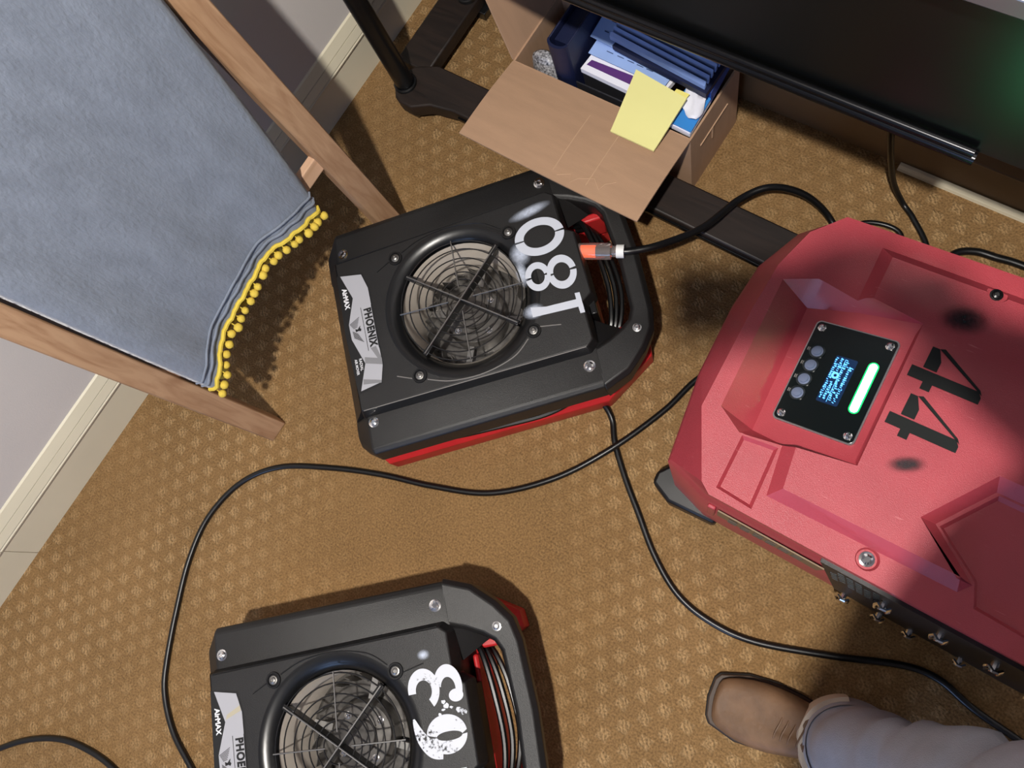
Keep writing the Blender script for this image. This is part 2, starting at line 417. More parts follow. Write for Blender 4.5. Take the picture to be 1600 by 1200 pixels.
# ------------------------------------------------------------------ the room
XL, YB, XR, YF, ZC = -1.27, .905, 4.2, -4.5, 2.85
def room():
    bm = BM(); box(bm, ((XL+XR)/2, (YB+YF)/2, -.05), (XR-XL+.2, YB-YF+.2, .1)); struct('floor', bm, 'carpet', smooth=0)
    bm = BM(); box(bm, ((XL+XR)/2, (YB+YF)/2, ZC+.05), (XR-XL+.2, YB-YF+.2, .1)); struct('ceiling', bm, 'ceiling_paint', smooth=0)
    bm = BM(); box(bm, (XL-.05, (YB+YF)/2, ZC/2), (.1, YB-YF+.2, ZC)); struct('wall_left', bm, 'wall_paint', smooth=0)
    bm = BM(); box(bm, ((XL+XR)/2, YB+.05, ZC/2), (XR-XL, .1, ZC)); struct('wall_back', bm, 'wall_paint', smooth=0)
    bm = BM(); box(bm, ((XL+XR)/2, YF-.05, ZC/2), (XR-XL, .1, ZC)); struct('wall_front', bm, 'wall_paint', smooth=0)
    bm = BM(); box(bm, (XR+.05, (YB+YF)/2, ZC/2), (.1, YB-YF+.2, ZC)); struct('wall_right', bm, 'wall_paint', smooth=0)
    # unseen window added to house the bluish fill light (front wall)
    wn = bpy.data.objects.new('added_window_1', None); COL.objects.link(wn); wn['kind'] = 'structure'; wn.location = (.8, YF, 1.4); wn.rotation_euler = (0, 0, -PI/2)
    bm = BM(); box(bm, (-.012, 0, 0), (.012, 1.3, 1.3)); obj('pane', bm, 'window_glow', wn, smooth=0)
    bm = BM()
    for s in (-1, 1):
        box(bm, (-.02, s*.69, 0), (.05, .08, 1.46)); box(bm, (-.02, 0, s*.69), (.05, 1.46, .08))
    box(bm, (-.025, 0, 0), (.02, .03, 1.3)); obj('window_frame', bm, 'trim_paint', wn, smooth=0)
    # moulded baseboards: profile (distance from wall, height)
    prof = [(0, 0), (.014, 0), (.014, .098), (.0185, .100), (.019, .103), (.0165, .1055), (.013, .1065), (.0185, .1085), (.0125, .1275), (.0095, .1285), (.0130, .1305), (.0045, .1525), (0, .155)]
    def run(name, pts, m='trim_paint'):
        bm = BM(); loft(bm, pts); return struct(name, bm, m, smooth=25)
    for i, (y0, y1) in enumerate(((YF, -.7835), (-.782, YB-.014))):
        run('baseboard_left' if i == 0 else 'baseboard_left.001', [[(XL+d, y, z) for d, z in prof] for y in (y0, y1)])
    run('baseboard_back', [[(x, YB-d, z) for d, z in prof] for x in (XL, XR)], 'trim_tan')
    # quarter-round shoe moulding along the back baseboard
    q = [(.016, 0), (.028, 0), (.0265, .006), (.022, .011), (.016, .012)]
    run('trim_1', [[(x, YB-d, z) for d, z in q] for x in (-.09, XR)])
    t = thing('ceiling_light', 'round frosted ceiling light in the middle of the ceiling', 'lamp', (.10, -.48, ZC))
    bm = BM(); lathe(bm, [(.10, 0), (.11, -.012), (.10, -.022)], 32, cap0=True, cap1=True); obj('canopy', bm, 'steel_dull', t)
    bm = BM(); lathe(bm, [(.13, -.022), (.14, -.024), (.14, -.03), (.13, -.032)], 32, cap0=True, cap1=True); obj('rim', bm, 'steel_dull', t)
    bm = BM(); lathe(bm, [(.128, -.031), (.10, -.033)], 32); obj('diffuser', bm, 'lamp_glass', t)
room()

# ------------------------------------------------------------------ media console
def console():
    t = thing('media_console', 'black console with glossy glass front above an open foot frame at the back wall', 'cabinet', (-1.11, .6, 0))
    o = Vector((-1.11, .6, 0))
    def P(x, y, z): return (x-o.x, y-o.y, z-o.z)
    XE = .62
    # front foot rail with rounded end
    poly = [(XE, .565), (XE, .645)]; poly = [(XE, .563), (XE, .645), (-1.07, .645)]
    pts = [(-1.07+0.0, .645)]
    arc = [(-1.088+.042*cos(a), .578+.05*sin(a)) for a in [math.radians(d) for d in (120, 150, 180, 210, 240, 265)]]
    poly = [(XE, .645), (-1.06, .645)] + arc + [(-1.06, .528), (-1.02, .552), (-.96, .563), (XE, .563)]
    bm = BM(); prism(bm, [(x-o.x, y-o.y) for x, y in poly], .028, .066); obj('front_rail', bm, 'espresso', t, bevel=.004)
    bm = BM(); box(bm, P(-.2, .5615, .047), (1.5, .006, .012)); obj('rail_bead', bm, 'rim_black', t, bevel=.002)
    bm = BM(); box(bm, P(-1.122, .745, .046), (.092, .25, .034)); obj('side_rail', bm, 'espresso', t, bevel=.004)
    bm = BM(); box(bm, P(.57, .755, .047), (.088, .23, .036)); obj('side_rail', bm, 'espresso', t, bevel=.004)
    for x in (-1.085, .55):
        for y in (.555, .84):
            bm = BM(); loft(bm, [[P(x+sx*.017, y+sy*.017, 0) for sx, sy in ((-1, -1), (1, -1), (1, 1), (-1, 1))], [P(x+sx*.024, y+sy*.02, .03) for sx, sy in ((-1, -1), (1, -1), (1, 1), (-1, 1))]])
            obj('foot', bm, 'black_smooth', t, bevel=.002)
    for x, y in ((-1.105, .573), (-1.105, .83), (.56, .60), (.56, .83)):
        bm = BM(); n = 20
        loft(bm, [[P(x+r*cos(2*PI*i/n), y+r*sin(2*PI*i/n), z) for i in range(n)] for r, z in ((.027, .064), (.027, .072), (.022, .074), (.0215, .826))])
        po = obj('post', bm, 'black_smooth', t)
        bm = BM(); loft(bm, [[P(x+r*cos(2*PI*i/n), y+r*sin(2*PI*i/n), z) for i in range(n)] for r, z in ((.0235, .0742), (.0235, .078))]); obj('collar', bm, 'rim_black', po)
    # cabinet body with glossy black front
    x0, x1 = -1.075, .53; zb, zt = .57, .822
    bm = BM(); box(bm, P((x0+x1)/2, .735, (zb+zt)/2), (x1-x0, .25, zt-zb)); obj('cabinet_body', bm, 'black_smooth', t, bevel=.003)
    bm = BM(); box(bm, P((x0+x1)/2, .603, (zb+zt)/2+.004), (x1-x0, .010, zt-zb-.01)); obj('glass_front', bm, 'glass_black', t, bevel=.002)
    # bottom bar in front of the glass: two round beads and a lip
    bm = BM()
    tube(bm, [P(x0, .592, zb+.004), P(.014, .592, zb+.004)], .008, 12)
    tube(bm, [P(x0, .589, zb+.019), P(.010, .589, zb+.019)], .0055, 12)
    obj('bottom_bar', bm, 'rim_black', t)
    bm = BM(); box(bm, P((x0+x1)/2, .72, .832), (x1-x0+.07, .29, .02)); obj('top_board', bm, 'espresso', t, bevel=.003)
    bm = BM(); box(bm, P((x0+x1)/2, .572, .838), (x1-x0+.07, .008, .022)); obj('top_edging', bm, 'top_edge', t, bevel=.002)
    bm = BM(); box(bm, P((x0+x1)/2, .868, .43), (x1-x0, .006, .28)); 
    bm.free()
console()

# ------------------------------------------------------------------ cardboard box with papers
def sheetbox(name, quad, zs, th, m, parent=None, smooth=0, bevel=0):
    """flat slab: four (x,y) corners with heights zs, thickness th downwards"""
    bm = BM(); top = [(x, y, z) for (x, y), z in zip(quad, zs)]; bot = [(x, y, z-th) for x, y, z in top]
    loft(bm, [bot, top]); return obj(name, bm, m, parent, smooth=smooth, bevel=bevel)
def card_box():
    x0, x1, y0, y1, h = -.826, -.418, .662, .838, .192
    t = thing('cardboard_box', 'open brown cardboard box full of papers under the console', 'box', ((x0+x1)/2, (y0+y1)/2, 0))
    c = Vector(((x0+x1)/2, (y0+y1)/2, 0))
    def slab(name, a, b, m='cardboard'):
        bm = BM(); box(bm, ((a[0]+b[0])/2-c.x, (a[1]+b[1])/2-c.y, (a[2]+b[2])/2), (b[0]-a[0], b[1]-a[1], b[2]-a[2])); return obj(name, bm, m, t, smooth=0)
    slab('wall', (x0, y0, 0), (x1, y0+.004, h)); slab('wall', (x0, y1-.004, 0), (x1, y1, h))
    slab('wall', (x0, y0+.004, 0), (x0+.004, y1-.004, h)); slab('wall', (x1-.004, y0+.004, 0), (x1, y1-.004, h))
    slab('bottom', (x0+.004, y0+.004, 0), (x1-.004, y1-.004, .004))
    # hand-hole slot look on the right wall
    bm = BM(); box(bm, (x1+.0012-c.x, .745-c.y, .125), (.002, .10, .003)); box(bm, (x1+.0012-c.x, .74-c.y, .105), (.002, .004, .035)); obj('crease', bm, 'cardboard_edge', t, smooth=0)
    # front flap folded out towards the room, with two pressed creases
    def fl(s, w):   # s 0..1 across x, w 0..1 from hinge to edge
        return Vector((x0+(x1-x0)*s+.006*w*(1 if s > .5 else 1), y0-.192*w, h+.001+.024*w+.004*sin(PI*w)-.003*sin(PI*s)*w))
    bm = BM(); S = 16; Wn = 8; top = []; bot = []
    for i in range(S+1):
        s = i/S
        groove = .0
        top.append([bm.verts.new(fl(s, j/Wn)-c) for j in range(Wn+1)]); bot.append([bm.verts.new(fl(s, j/Wn)-c-Vector((0, 0, .004))) for j in range(Wn+1)])
    for i in range(S):
        for j in range(Wn):
            bm.faces.new((top[i][j], top[i+1][j], top[i+1][j+1], top[i][j+1])); bm.faces.new((bot[i][j+1], bot[i+1][j+1], bot[i+1][j], bot[i][j]))
    for i in range(S):
        for j in (0, Wn): quadface(bm, (top[i][j], bot[i][j], bot[i+1][j], top[i+1][j]))
    for j in range(Wn):
        for i in (0, S): quadface(bm, (top[i][j], top[i][j+1], bot[i][j+1], bot[i][j]))
    f = obj('flap', bm, 'cardboard', t, smooth=60)
    bm = BM()
    for s in (.52, .70):
        tube(bm, [fl(s+.02*0, w/10)-c+Vector((0, 0, .0003)) for w in range(2, 10)], .0012, 6, flat=.4)
    tube(bm, [fl(.55+.12*k/3+.02*sin(k*1.7), .93-.06*sin(k*2.1)-.02*k)-c+Vector((0, 0, .0003)) for k in range(8) if .55+.12*k/3 < .95], .0009, 6, flat=.4)
    obj('crease', bm, 'cardboard_edge', f)
    # left flap standing up, leaning outwards
    bm = BM(); q = [(x0, y0+.004, h), (x0, y1, h), (x0-.05, y1-.005, h+.155), (x0-.05, y0+.03, h+.155)]
    loft(bm, [[Vector(p)-c for p in q], [Vector(p)-c-Vector((.004, 0, .001)) for p in q]]); obj('flap', bm, 'cardboard', t, smooth=0)
    # back flap standing against the wall
    bm = BM(); q = [(x0+.005, y1, h), (x1-.005, y1, h), (x1-.01, y1+.02, h+.15), (x0+.01, y1+.02, h+.15)]
    loft(bm, [[Vector(p)-c for p in q], [Vector(p)-c+Vector((0, .004, .001)) for p in q]]); obj('flap', bm, 'cardboard', t, smooth=0)

    # --- things in the box
    # navy binder standing at the left
    b = thing('ring_binder', 'dark navy binder standing upright at the left end of the cardboard box', 'binder', (-.716, .755, .005))
    rz = Matrix.Rotation(math.radians(4), 3, 'Z')
    bm = BM(); box(bm, (-.019, 0, .14), (.004, .135, .27)); box(bm, (.022, 0, .14), (.004, .135, .27)); obj('cover', bm, 'navy', b, bevel=.0015)
    bm = BM(); n = 10
    loft(bm, [[(.0015+.0225*cos(a), -.066-.015*sin(a), z) for a in [PI*i/n for i in range(n+1)]]+[(.0015-.0185*cos(a), -.064-.011*sin(a), z) for a in [PI*i/n for i in range(n+1)]] for z in (.005, .275)])
    obj('spine', bm, 'navy', b)
    bm = BM(); box(bm, (.0015, .004, .135), (.034, .12, .25)); obj('pages', bm, 'navy', b, smooth=0)
    # speckled pouch in the front left corner
    bm = BM(); n = 14
    loft(bm, [[(-.772+r*cos(2*PI*i/n)*1.25, .700+r*sin(2*PI*i/n)*.75, z) for i in range(n)] for r, z in ((.020, .006), (.028, .06), (.029, .15), (.024, .185), (.012, .196))])
    tag(obj('speckled_pouch', bm, 'speckle'), 'small black and white speckled pouch in the front left corner of the cardboard box', 'pouch')
    # dark letter tray standing along the front
    tr = thing('letter_tray', 'narrow dark grey tray along the front inside the cardboard box', 'tray', (-.575, .69, .006))
    bm = BM(); box(bm, (0, -.011, .0925), (.215, .003, .185)); box(bm, (0, .012, .0925), (.215, .003, .185)); obj('side', bm, 'tray_dark', tr, bevel=.001)
    bm = BM(); box(bm, (0, 0, .002), (.215, .02, .003)); obj('bottom', bm, 'tray_dark', tr, smooth=0)
    # booklet with purple band, lying on top leaning on the tray
    bk = thing('booklet', 'white booklet with a purple band lying under the yellow pad', 'booklet', (0, 0, 0))
    Q = [(-.684, .700), (-.515, .694), (-.500, .752), (-.672, .760)]
    sheetbox('pages', Q, (.203, .203, .216, .216), .012, 'paper_white', bk)
    sheetbox('purple_band', [(-.676, .7105), (-.512, .7065), (-.507, .7265), (-.671, .722)], (.2063, .2061, .2103, .2088), .0004, 'purple', bk)
    # letters fanned out behind it
    def letter(name, q, zs, m, label, lines):
        r = thing(name, label, 'paper', (q[0][0], q[0][1], 0)); oo = Vector((q[0][0], q[0][1], 0))
        sheetbox('sheet', [(x-oo.x, y-oo.y) for x, y in q], zs, .0012, m, r)
        bm = BM(); A, B, C, D = [Vector((x-oo.x, y-oo.y, z)) for (x, y), z in zip(q, zs)]
        for k in range(lines):
            v = .22+.6*k/lines
            for s in range(5):
                u0 = .18+.13*s+.02*random.random(); u1 = u0+.085
                if random.random() < .15: continue
                f = lambda u, v: (A*(1-u)+B*u)*(1-v)+(D*(1-u)+C*u)*v+Vector((0, 0, .0007))
                bm.faces.new([bm.verts.new(f(u, w)) for u, w in ((u0, v), (u1, v), (u1, v+.022), (u0, v+.022))])
        obj('print_lines', bm, 'folder_dark', r, smooth=0)['kind'] = 'stuff'
        return r
    letter('letter', [(-.690, .752), (-.585, .745), (-.550, .832), (-.685, .836)], (.232, .230, .246, .250), 'paper_blue_lit', 'letter in painted blue light with lines of print beside the navy binder', 7)
    letter('letter', [(-.680, .726), (-.510, .722), (-.50, .80), (-.675, .80)], (.220, .219, .226, .229), 'paper_blue_lit', 'plain pale letter lying between the printed letter and the booklet', 2)
    # expanding file: a fan of thin pockets
    ef = thing('expanding_file', 'grey blue expanding file with dark stripes lying across the papers', 'file folder', (-.52, .76, .210))
    base = [(-.640, .748), (-.428, .728), (-.418, .822), (-.625, .836)]
    for k in range(9):
        f0 = k/9; f1 = (k+.52)/9
        A, B, C, D = [Vector((x+.52, y-.76)) for x, y in base]
        def q(u, f): 
            v = (A*(1-u)+B*u)*(1-f)+(D*(1-u)+C*u)*f; return v
        p = [q(0, f0), q(1, f0), q(1, f1), q(0, f1)]
        zz = .054+.0035*k+.002*random.random()
        bm = BM(); loft(bm, [[(v.x, v.y, zz-.012+.004*(i > 1)) for i, v in enumerate(p)], [(v.x, v.y, zz+.007*(i > 1)-.001*(i < 2)) for i, v in enumerate(p)]])
        obj('pocket', bm, 'folder_light', ef, smooth=0, bevel=.001)
    bm = BM(); p = [(-.110, -.020), (.098, -.037), (.100, .055), (-.088, .066)]
    loft(bm, [[(x, y, .030) for x, y in p], [(x, y, .042) for x, y in p]]); obj('cover', bm, 'navy', ef, smooth=0)
    # royal blue folder at the right back
    tag(sheetbox('folder', [(-.445, .745), (-.423, .742), (-.423, .825), (-.455, .830)], (.236, .228, .25, .255), .03, 'royal_blue'), 'royal blue folder end at the right back of the cardboard box', 'folder')
    # blue book and white crumpled paper at the right
    b2 = thing('book', 'bright blue book with white page edge at the right front of the cardboard box', 'book', (-.46, .70, 0))
    sheetbox('cover', [(-.018, -.026), (.037, -.028), (.037, .05), (-.015, .05)], (.204, .203, .212, .212), .003, 'book_blue', b2)
    sheetbox('pages', [(-.018, -.028), (.036, -.030), (.036, .05), (-.015, .05)], (.2, .199, .208, .208), .012, 'paper_white', b2)
    bm = BM(); g = []
    for i in range(7):
        r = []
        for j in range(7):
            u, v = i/6, j/6
            r.append(bm.verts.new((-.468+.045*u+.004*sin(5*v), .700+.045*v-.012*u+.004*sin(7*u), .217+.008*v+.003*sin(9*u+4*v))))
        g.append(r)
    for i in range(6):
        for j in range(6): bm.faces.new((g[i][j], g[i+1][j], g[i+1][j+1], g[i][j+1]))
    o = obj('receipt', bm, 'paper_white', smooth=60); md = o.modifiers.new('s', 'SOLIDIFY'); md.thickness = .0008
    tag(o, 'small crumpled white paper on the blue book', 'paper')
    tag(sheetbox('sticky_note', [(-.490, .694), (-.462, .690), (-.455, .722), (-.482, .722)], (.225, .2245, .232, .232), .0012, 'paper_yellow_note'), 'small yellow note sticking out from under the big yellow pad', 'note')
    # yellow pad lying half on the flap
    q = [(-.555, .606), (-.461, .606), (-.452, .707), (-.568, .722)]
    yp = thing('note_pad', 'pale yellow note pad lying over the box edge onto the cardboard flap', 'note pad', (-.50, .65, 0))
    def Y(u, v):
        A, B, C, D = [Vector((x+.50, y-.65)) for x, y in q]; p = (A*(1-u)+B*u)*(1-v)+(D*(1-u)+C*u)*v
        return Vector((p.x, p.y, .211+.028*v**1.6+.004*sin(PI*v)+.003*u*v))
    bm = BM(); n = 10; T = [[bm.verts.new(Y(i/n, j/n)) for j in range(n+1)] for i in range(n+1)]; Bt = [[bm.verts.new(Y(i/n, j/n)-Vector((0, 0, .004))) for j in range(n+1)] for i in range(n+1)]
    for i in range(n):
        for j in range(n):
            bm.faces.new((T[i][j], T[i+1][j], T[i+1][j+1], T[i][j+1])); bm.faces.new((Bt[i][j+1], Bt[i+1][j+1], Bt[i+1][j], Bt[i][j]))
        for j in (0, n):
            quadface(bm, (T[i][j], Bt[i][j], Bt[i+1][j], T[i+1][j])); quadface(bm, (T[j][i], T[j][i+1], Bt[j][i+1], Bt[j][i]))
    obj('sheets', bm, 'paper_yellow', yp, smooth=50)
card_box()

# ------------------------------------------------------------------ air movers
def bolt(parent, u, v, z, r=.0075, m='steel', name='bolt'):
    bm = BM(); lathe(bm, [(r*1.35, 0), (r*1.35, .0012), (r, .0016), (r*.95, .004), (r*.55, .0052), (r*.5, .0035), (.0001, .0035)], 14)
    return obj(name, bm, m, parent, loc=(u, v, z))
def air_mover(label, loc, rz, tan=False):
    t = thing('air_mover', label, 'fan', loc, rz, 'air movers on the carpet')
    ZP, ZS = .215, .190
    # red base pan
    P = [(-.284, -.185), (-.256, -.224), (.205, -.224), (.308, -.160), (.312, -.128), (.268, -.108), (.236, -.104), (.236, .104), (.268, .108), (.312, .128), (.308, .160), (.205, .224), (-.256, .224), (-.284, .185)]
    bm = BM(); loft(bm, [[(x, y, .006) for x, y in P], [(x, y, .052) for x, y in P], [(x, y, .060) for x, y in offset(P, .008)], [(x, y, .078) for x, y in offset(P, .018)], [(x, y, .079) for x, y in offset(P, .021)]])
    base = obj('base', bm, 'red_base', t, bevel=.002)
    for sx in (-.22, .24):
        for sy in (-.15, .15):
            bm = BM(); lathe(bm, [(.016, 0), (.018, .007)], 14, cap0=True, cap1=True); obj('foot', bm, 'black_rubber', base, loc=(sx, sy, 0))
    # dark neck between base and cover with the round air well cut through
    neck = BM(); Nk = [(-.232, -.15), (-.205, -.186), (.18, -.186), (.220, -.14), (.220, .14), (.18, .186), (-.205, .186), (-.232, .15)]
    prism(neck, Nk, .05, .186)
    cut = BM(); lathe(cut, [(.121, .07), (.121, .3)], 48, cap0=True, cap1=True)
    me = boolean(neck, [('DIFFERENCE', cut)], 'body', 'black_plastic'); obj('body', me, None, t)
    # red ridge inside the handle opening
    bm = BM(); box(bm, (.231, .0, .095), (.010, .20, .06)); box(bm, (.272, .116, .105), (.045, .016, .07)); box(bm, (.272, -.118, .10), (.045, .016, .05)); obj('ridge', bm, 'red_base', base, bevel=.004)
    bm = BM(); box(bm, (.229, -.02, .155), (.012, .15, .07)); obj('inlet_plate', bm, 'black_smooth', t, bevel=.002)
    # air well lining, impeller back plate, motor
    bm = BM(); lathe(bm, [(.1195, .20), (.113, .155), (.113, .085)], 56); obj('inlet_ring', bm, 'inlet_grey', t)
    bm = BM(); lathe(bm, [(.1205, .082), (.1205, .084), (.06, .086), (.0001, .086)], 48); obj('impeller_plate', bm, 'motor_grey', t)
    for k in range(22):
        a = 2*PI*k/22; bm = BM()
        box(bm, (.098*cos(a), .098*sin(a), .10), (.022, .0016, .036), Matrix.Rotation(a+.9, 3, 'Z')); obj('blade', bm, 'motor_grey', t, smooth=0)
    bm = BM(); lathe(bm, [(.062, .082), (.062, .118), (.056, .124), (.03, .126), (.028, .132), (.0001, .132)], 40); mo = obj('motor', bm, 'motor_grey', t)
    for k in range(4):
        a = k*PI/2+.5
        bolt(mo, .044*cos(a), .044*sin(a), .124, .005, 'chrome')
        bm = BM(); box(bm, (.075*cos(a+.7), .075*sin(a+.7), .112), (.05, .012, .006), Matrix.Rotation(a+.7, 3, 'Z')); obj('arm', bm, 'steel_dull', mo, smooth=0)
    # top cover: plate with bell mouth
    OUT = [(-.238, -.160), (.205, -.165), (.222, -.150), (.222, -.078), (.241, -.066), (.241, .066), (.222, .078), (.222, .150), (.205, .165), (-.238, .160)]
    pl = BM(); loft(pl, [[(x, y, .172) for x, y in OUT], [(x, y, .190) for x, y in OUT], [(x, y, ZP) for x, y in offset(OUT, .007)]])
    cut = BM(); lathe(cut, [(.145, .1), (.145, .3)], 64, cap0=True, cap1=True)
    me = boolean(pl, [('DIFFERENCE', cut)], 'cover', 'black_plastic')
    cover = obj('cover', me, None, t, bevel=.0025)
    bm = BM(); lathe(bm, [(.150, ZP+.0004), (.146, ZP+.0006), (.140, ZP-.0006), (.132, ZP-.0045), (.1255, ZP-.010), (.1205, ZP-.019), (.119, ZP-.032), (.119, ZP-.05)], 64)
    obj('bell_mouth', bm, 'black_smooth', cover, smooth=180)
    # shoulders along both sides, sloping front, end block
    for s in (1, -1):
        def sec(u0, u1, dz, vo1, zlow, vo2):
            return [(u0, s*.152, ZS-.012+dz), (u0, s*.155, ZS+dz), (u0, s*vo1, ZS+dz), (u0, s*(vo1+.010), ZS-.006+dz), (u1, s*vo2, zlow), (u1, s*.152, zlow)]
        rings = [sec(-.280, -.280, -.062, .175, .105, .190),
                 sec(-.264, -.268, -.026, .194, .110, .210),
                 sec(-.232, -.236, 0, .222, .132, .234),
                 sec(.212, .212, 0, .221, .134, .234),
                 sec(.218, .218, -.003, .217, .134, .229)]
        bm = BM(); loft(bm, rings); obj('shoulder', bm, 'black_plastic', cover, bevel=.003, smooth=30)
        bm = BM(); tube(bm, [(-.226, s*.1535, ZP-.0008), (.200, s*.1582, ZP-.0008)], .0010, 6); obj('edge_line', bm, 'grey_highlight_mark' if s < 0 else 'black_smooth', cover)  # lamp-side edge drawn paler as a painted highlight
    bm = BM(); rings = [[(-.2315, -.153, ZP-.0005), (-.2315, .153, ZP-.0005), (-.232, .153, .19), (-.232, -.153, .19)], [(-.262, -.156, .168), (-.262, .156, .168), (-.250, .156, .155), (-.250, -.156, .155)], [(-.278, -.156, .108), (-.278, .156, .108), (-.255, .15, .115), (-.255, -.15, .115)]]
    loft(bm, rings); obj('front_slope', bm, 'black_plastic', cover, smooth=30)
    # carry handle: arms running out from the shoulders to a cross bar
    path = [((.206, .156), (.212, .236), .1895, .120), ((.240, .144), (.260, .217), .186, .122), ((.266, .130), (.298, .182), .182, .128), ((.283, .117), (.322, .150), .178, .132), ((.292, .098), (.331, .112), .176, .136), ((.297, .0), (.336, .0), .176, .138)]
    full = path + [((a[0], -a[1]), (b[0], -b[1]), z, zl) for a, b, z, zl in path[-2::-1]]
    def cs(a, b, zt, zl):
        dx, dy = b[0]-a[0], b[1]-a[1]; L = math.hypot(dx, dy); dx /= L; dy /= L
        return [(a[0], a[1], zl), (a[0], a[1], zt-.006), (a[0]+dx*.007, a[1]+dy*.007, zt), (b[0]-dx*.009, b[1]-dy*.009, zt), (b[0], b[1], zt-.010), (b[0]-dx*.003, b[1]-dy*.003, zl)]
    bm = BM(); loft(bm, [cs(*q) for q in full]); hd = obj('carry_handle', bm, 'black_plastic', t, smooth=35, bevel=.002)
    for s in (1, -1): bolt(hd, .294, s*.140, .1800, .006, 'steel')
    for s in (1, -1):
        bm = BM(); loft(bm, [[(.205, s*.164, .190), (.222, s*.150, .190), (.222, s*.096, .165), (.205, s*.096, .165)], [(.205, s*.170, .180), (.238, s*.146, .176), (.268, s*.122, .140), (.205, s*.110, .130)]]); obj('gusset', bm, 'black_plastic', hd, smooth=0)
    # fan guard: rings, four spokes, X brace
    g = BM()
    for r in (.117, .101, .083, .069, .055, .041, .028):
        tube(g, [(r*cos(2*PI*i/48), r*sin(2*PI*i/48), ZP+.001-.0012*(r < .1)) for i in range(48)], .00135, 6, closed=True)
    gd = obj('fan_guard', g, 'wire_black', t)
    for a in (0, PI/2, PI, 3*PI/2):
        bm = BM(); a += math.radians(-3); tube(bm, [(r*cos(a), r*sin(a), ZP+.0032) for r in (.024, .07, .120)], .0014, 6); obj('spoke', bm, 'steel_dull', gd)
    for a in (math.radians(-40), math.radians(43)):
        bm = BM(); box(bm, (0, 0, ZP-.011), (.240, .0032, .020), Matrix.Rotation(a, 3, 'Z')); br = obj('brace', bm, 'black_smooth', gd, smooth=0)
        bm = BM(); box(bm, (0, 0, ZP+.0026), (.238, .0022, .0012), Matrix.Rotation(a, 3, 'Z')); obj('top_wire', bm, 'steel_dull', br, smooth=0) if False else bm.free()
        bm = BM(); tube(bm, [(-.121*cos(a), -.121*sin(a), ZP+.0028), (.121*cos(a), .121*sin(a), ZP+.0028)], .0017, 6); obj('wire', bm, 'steel_dull', gd)
        for s in (-1, 1):
            bm = BM(); box(bm, (s*.112*cos(a), s*.112*sin(a), ZP-.001), (.022, .010, .006), Matrix.Rotation(a, 3, 'Z')); obj('bracket', bm, 'black_smooth', gd, bevel=.001)
    # countersunk screws around the bell mouth with raised rings and thin moulded lines
    S4 = [(-.108, .124), (.117, .101), (.117, -.101), (-.107, -.120)]
    for u, v in S4:
        bm = BM(); lathe(bm, [(.0145, ZP-.0005), (.0135, ZP+.0022), (.0105, ZP+.0022), (.0095, ZP+.0005), (.0001, ZP+.0005)], 22); obj('screw_boss', bm, 'black_smooth', cover, loc=(u, v, 0))
        bolt(cover, u, v, ZP+.0005, .0055, 'steel_dull', 'screw')
    for s in (1, -1):
        bm = BM(); tube(bm, spline([(-.094, s*.131, ZP), (-.05, s*.147, ZP), (.01, s*.151, ZP), (.07, s*.138, ZP), (.104, s*.113, ZP)], 8), .0011, 6)
        tube(bm, [(.130, s*.097, ZP), (.168, s*.105, ZP)], .0010, 6); tube(bm, [(-.122, s*.121, ZP), (-.150, s*.108, ZP)], .0010, 6)
        obj('moulded_line', bm, 'grey_highlight_mark' if s < 0 else 'black_smooth', cover)  # paler on the lamp side, highlight put into the colour
        bolt(cover, -.220, s*.178+.005, ZS, .0075, 'chrome'); bolt(cover, .195, s*.190+.003, ZS, .008, 'chrome')
    # label
    zl = ZP+.0008
    lab = [(-.2246, .1238), (-.1819, .1143), (-.1734, .0824), (-.1731, -.0778), (-.1815, -.1099), (-.2239, -.1159), (-.206, -.0652), (-.224, -.0112), (-.2245, .0197), (-.207, .071)]
    back = [(-.232, .126), (-.180, .118), (-.171, .083), (-.171, -.079), (-.180, -.113), (-.230, -.121), (-.235, 0)]
    bm = BM(); flatpoly(bm, back, zl-.0004); lb = obj('label_plate', bm, 'label_black', t, smooth=0)
    bm = BM(); flatpoly(bm, lab, zl); obj('silver_band', bm, 'label_silver', lb, smooth=0)
    bm = BM(); flatpoly(bm, [(-.2049, -.0529), (-.1801, -.062), (-.1902, -.0389), (-.1791, -.0376), (-.1722, -.0645), (-.173, -.0771), (-.206, -.0652)], zl+.0003); flatpoly(bm, [(-.2151, -.0945), (-.1803, -.1063), (-.1817, -.1113), (-.217, -.1046)], zl+.0003)
    obj('grey_stripe', bm, 'label_grey', lb, smooth=0)
    bm = BM(); flatpoly(bm, [(-.2030, .082), (-.1765, .094), (-.1750, .085), (-.2052, .0745)], zl+.0003); obj('tan_stripe', bm, 'label_tan', lb, smooth=0) if tan else bm.free()
    bm = BM()
    for x in (-.1955, -.1738): flatpoly(bm, [(x, .047), (x+.0010, .047), (x+.0010, -.043), (x, -.043)], zl+.0003)
    # bird emblem: feather strokes of two wings, a dark body with notched head
    for k in range(7):
        f = k/6
        stroke(bm, [(-.2228+.0062*f, .0190-.0100*f), (-.2015-.0065*f, .0292-.0180*f)], .0010, zl+.0003, 2)
        stroke(bm, [(-.2195+.0010*f, .0040-.0130*f), (-.2085+.0080*f, -.0045-.0180*f)], .0010, zl+.0003, 2)
    flatpoly(bm, [(-.2135, .0075), (-.2085, .0055), (-.2045, .0098), (-.2020, .0118), (-.2036, .0068), (-.2012, .0040), (-.2030, .0000), (-.2070, .0020), (-.2128, .0010)], zl+.0003)
    obj('emblem', bm, 'label_black', lb, smooth=0)
    R = (0, 0, -PI/2)
    text('lettering', 'PHOENIX', .0200, 'label_black', lb, (-.1832, .003, zl+.0002), R, .0010, .84, spacing=1.12)
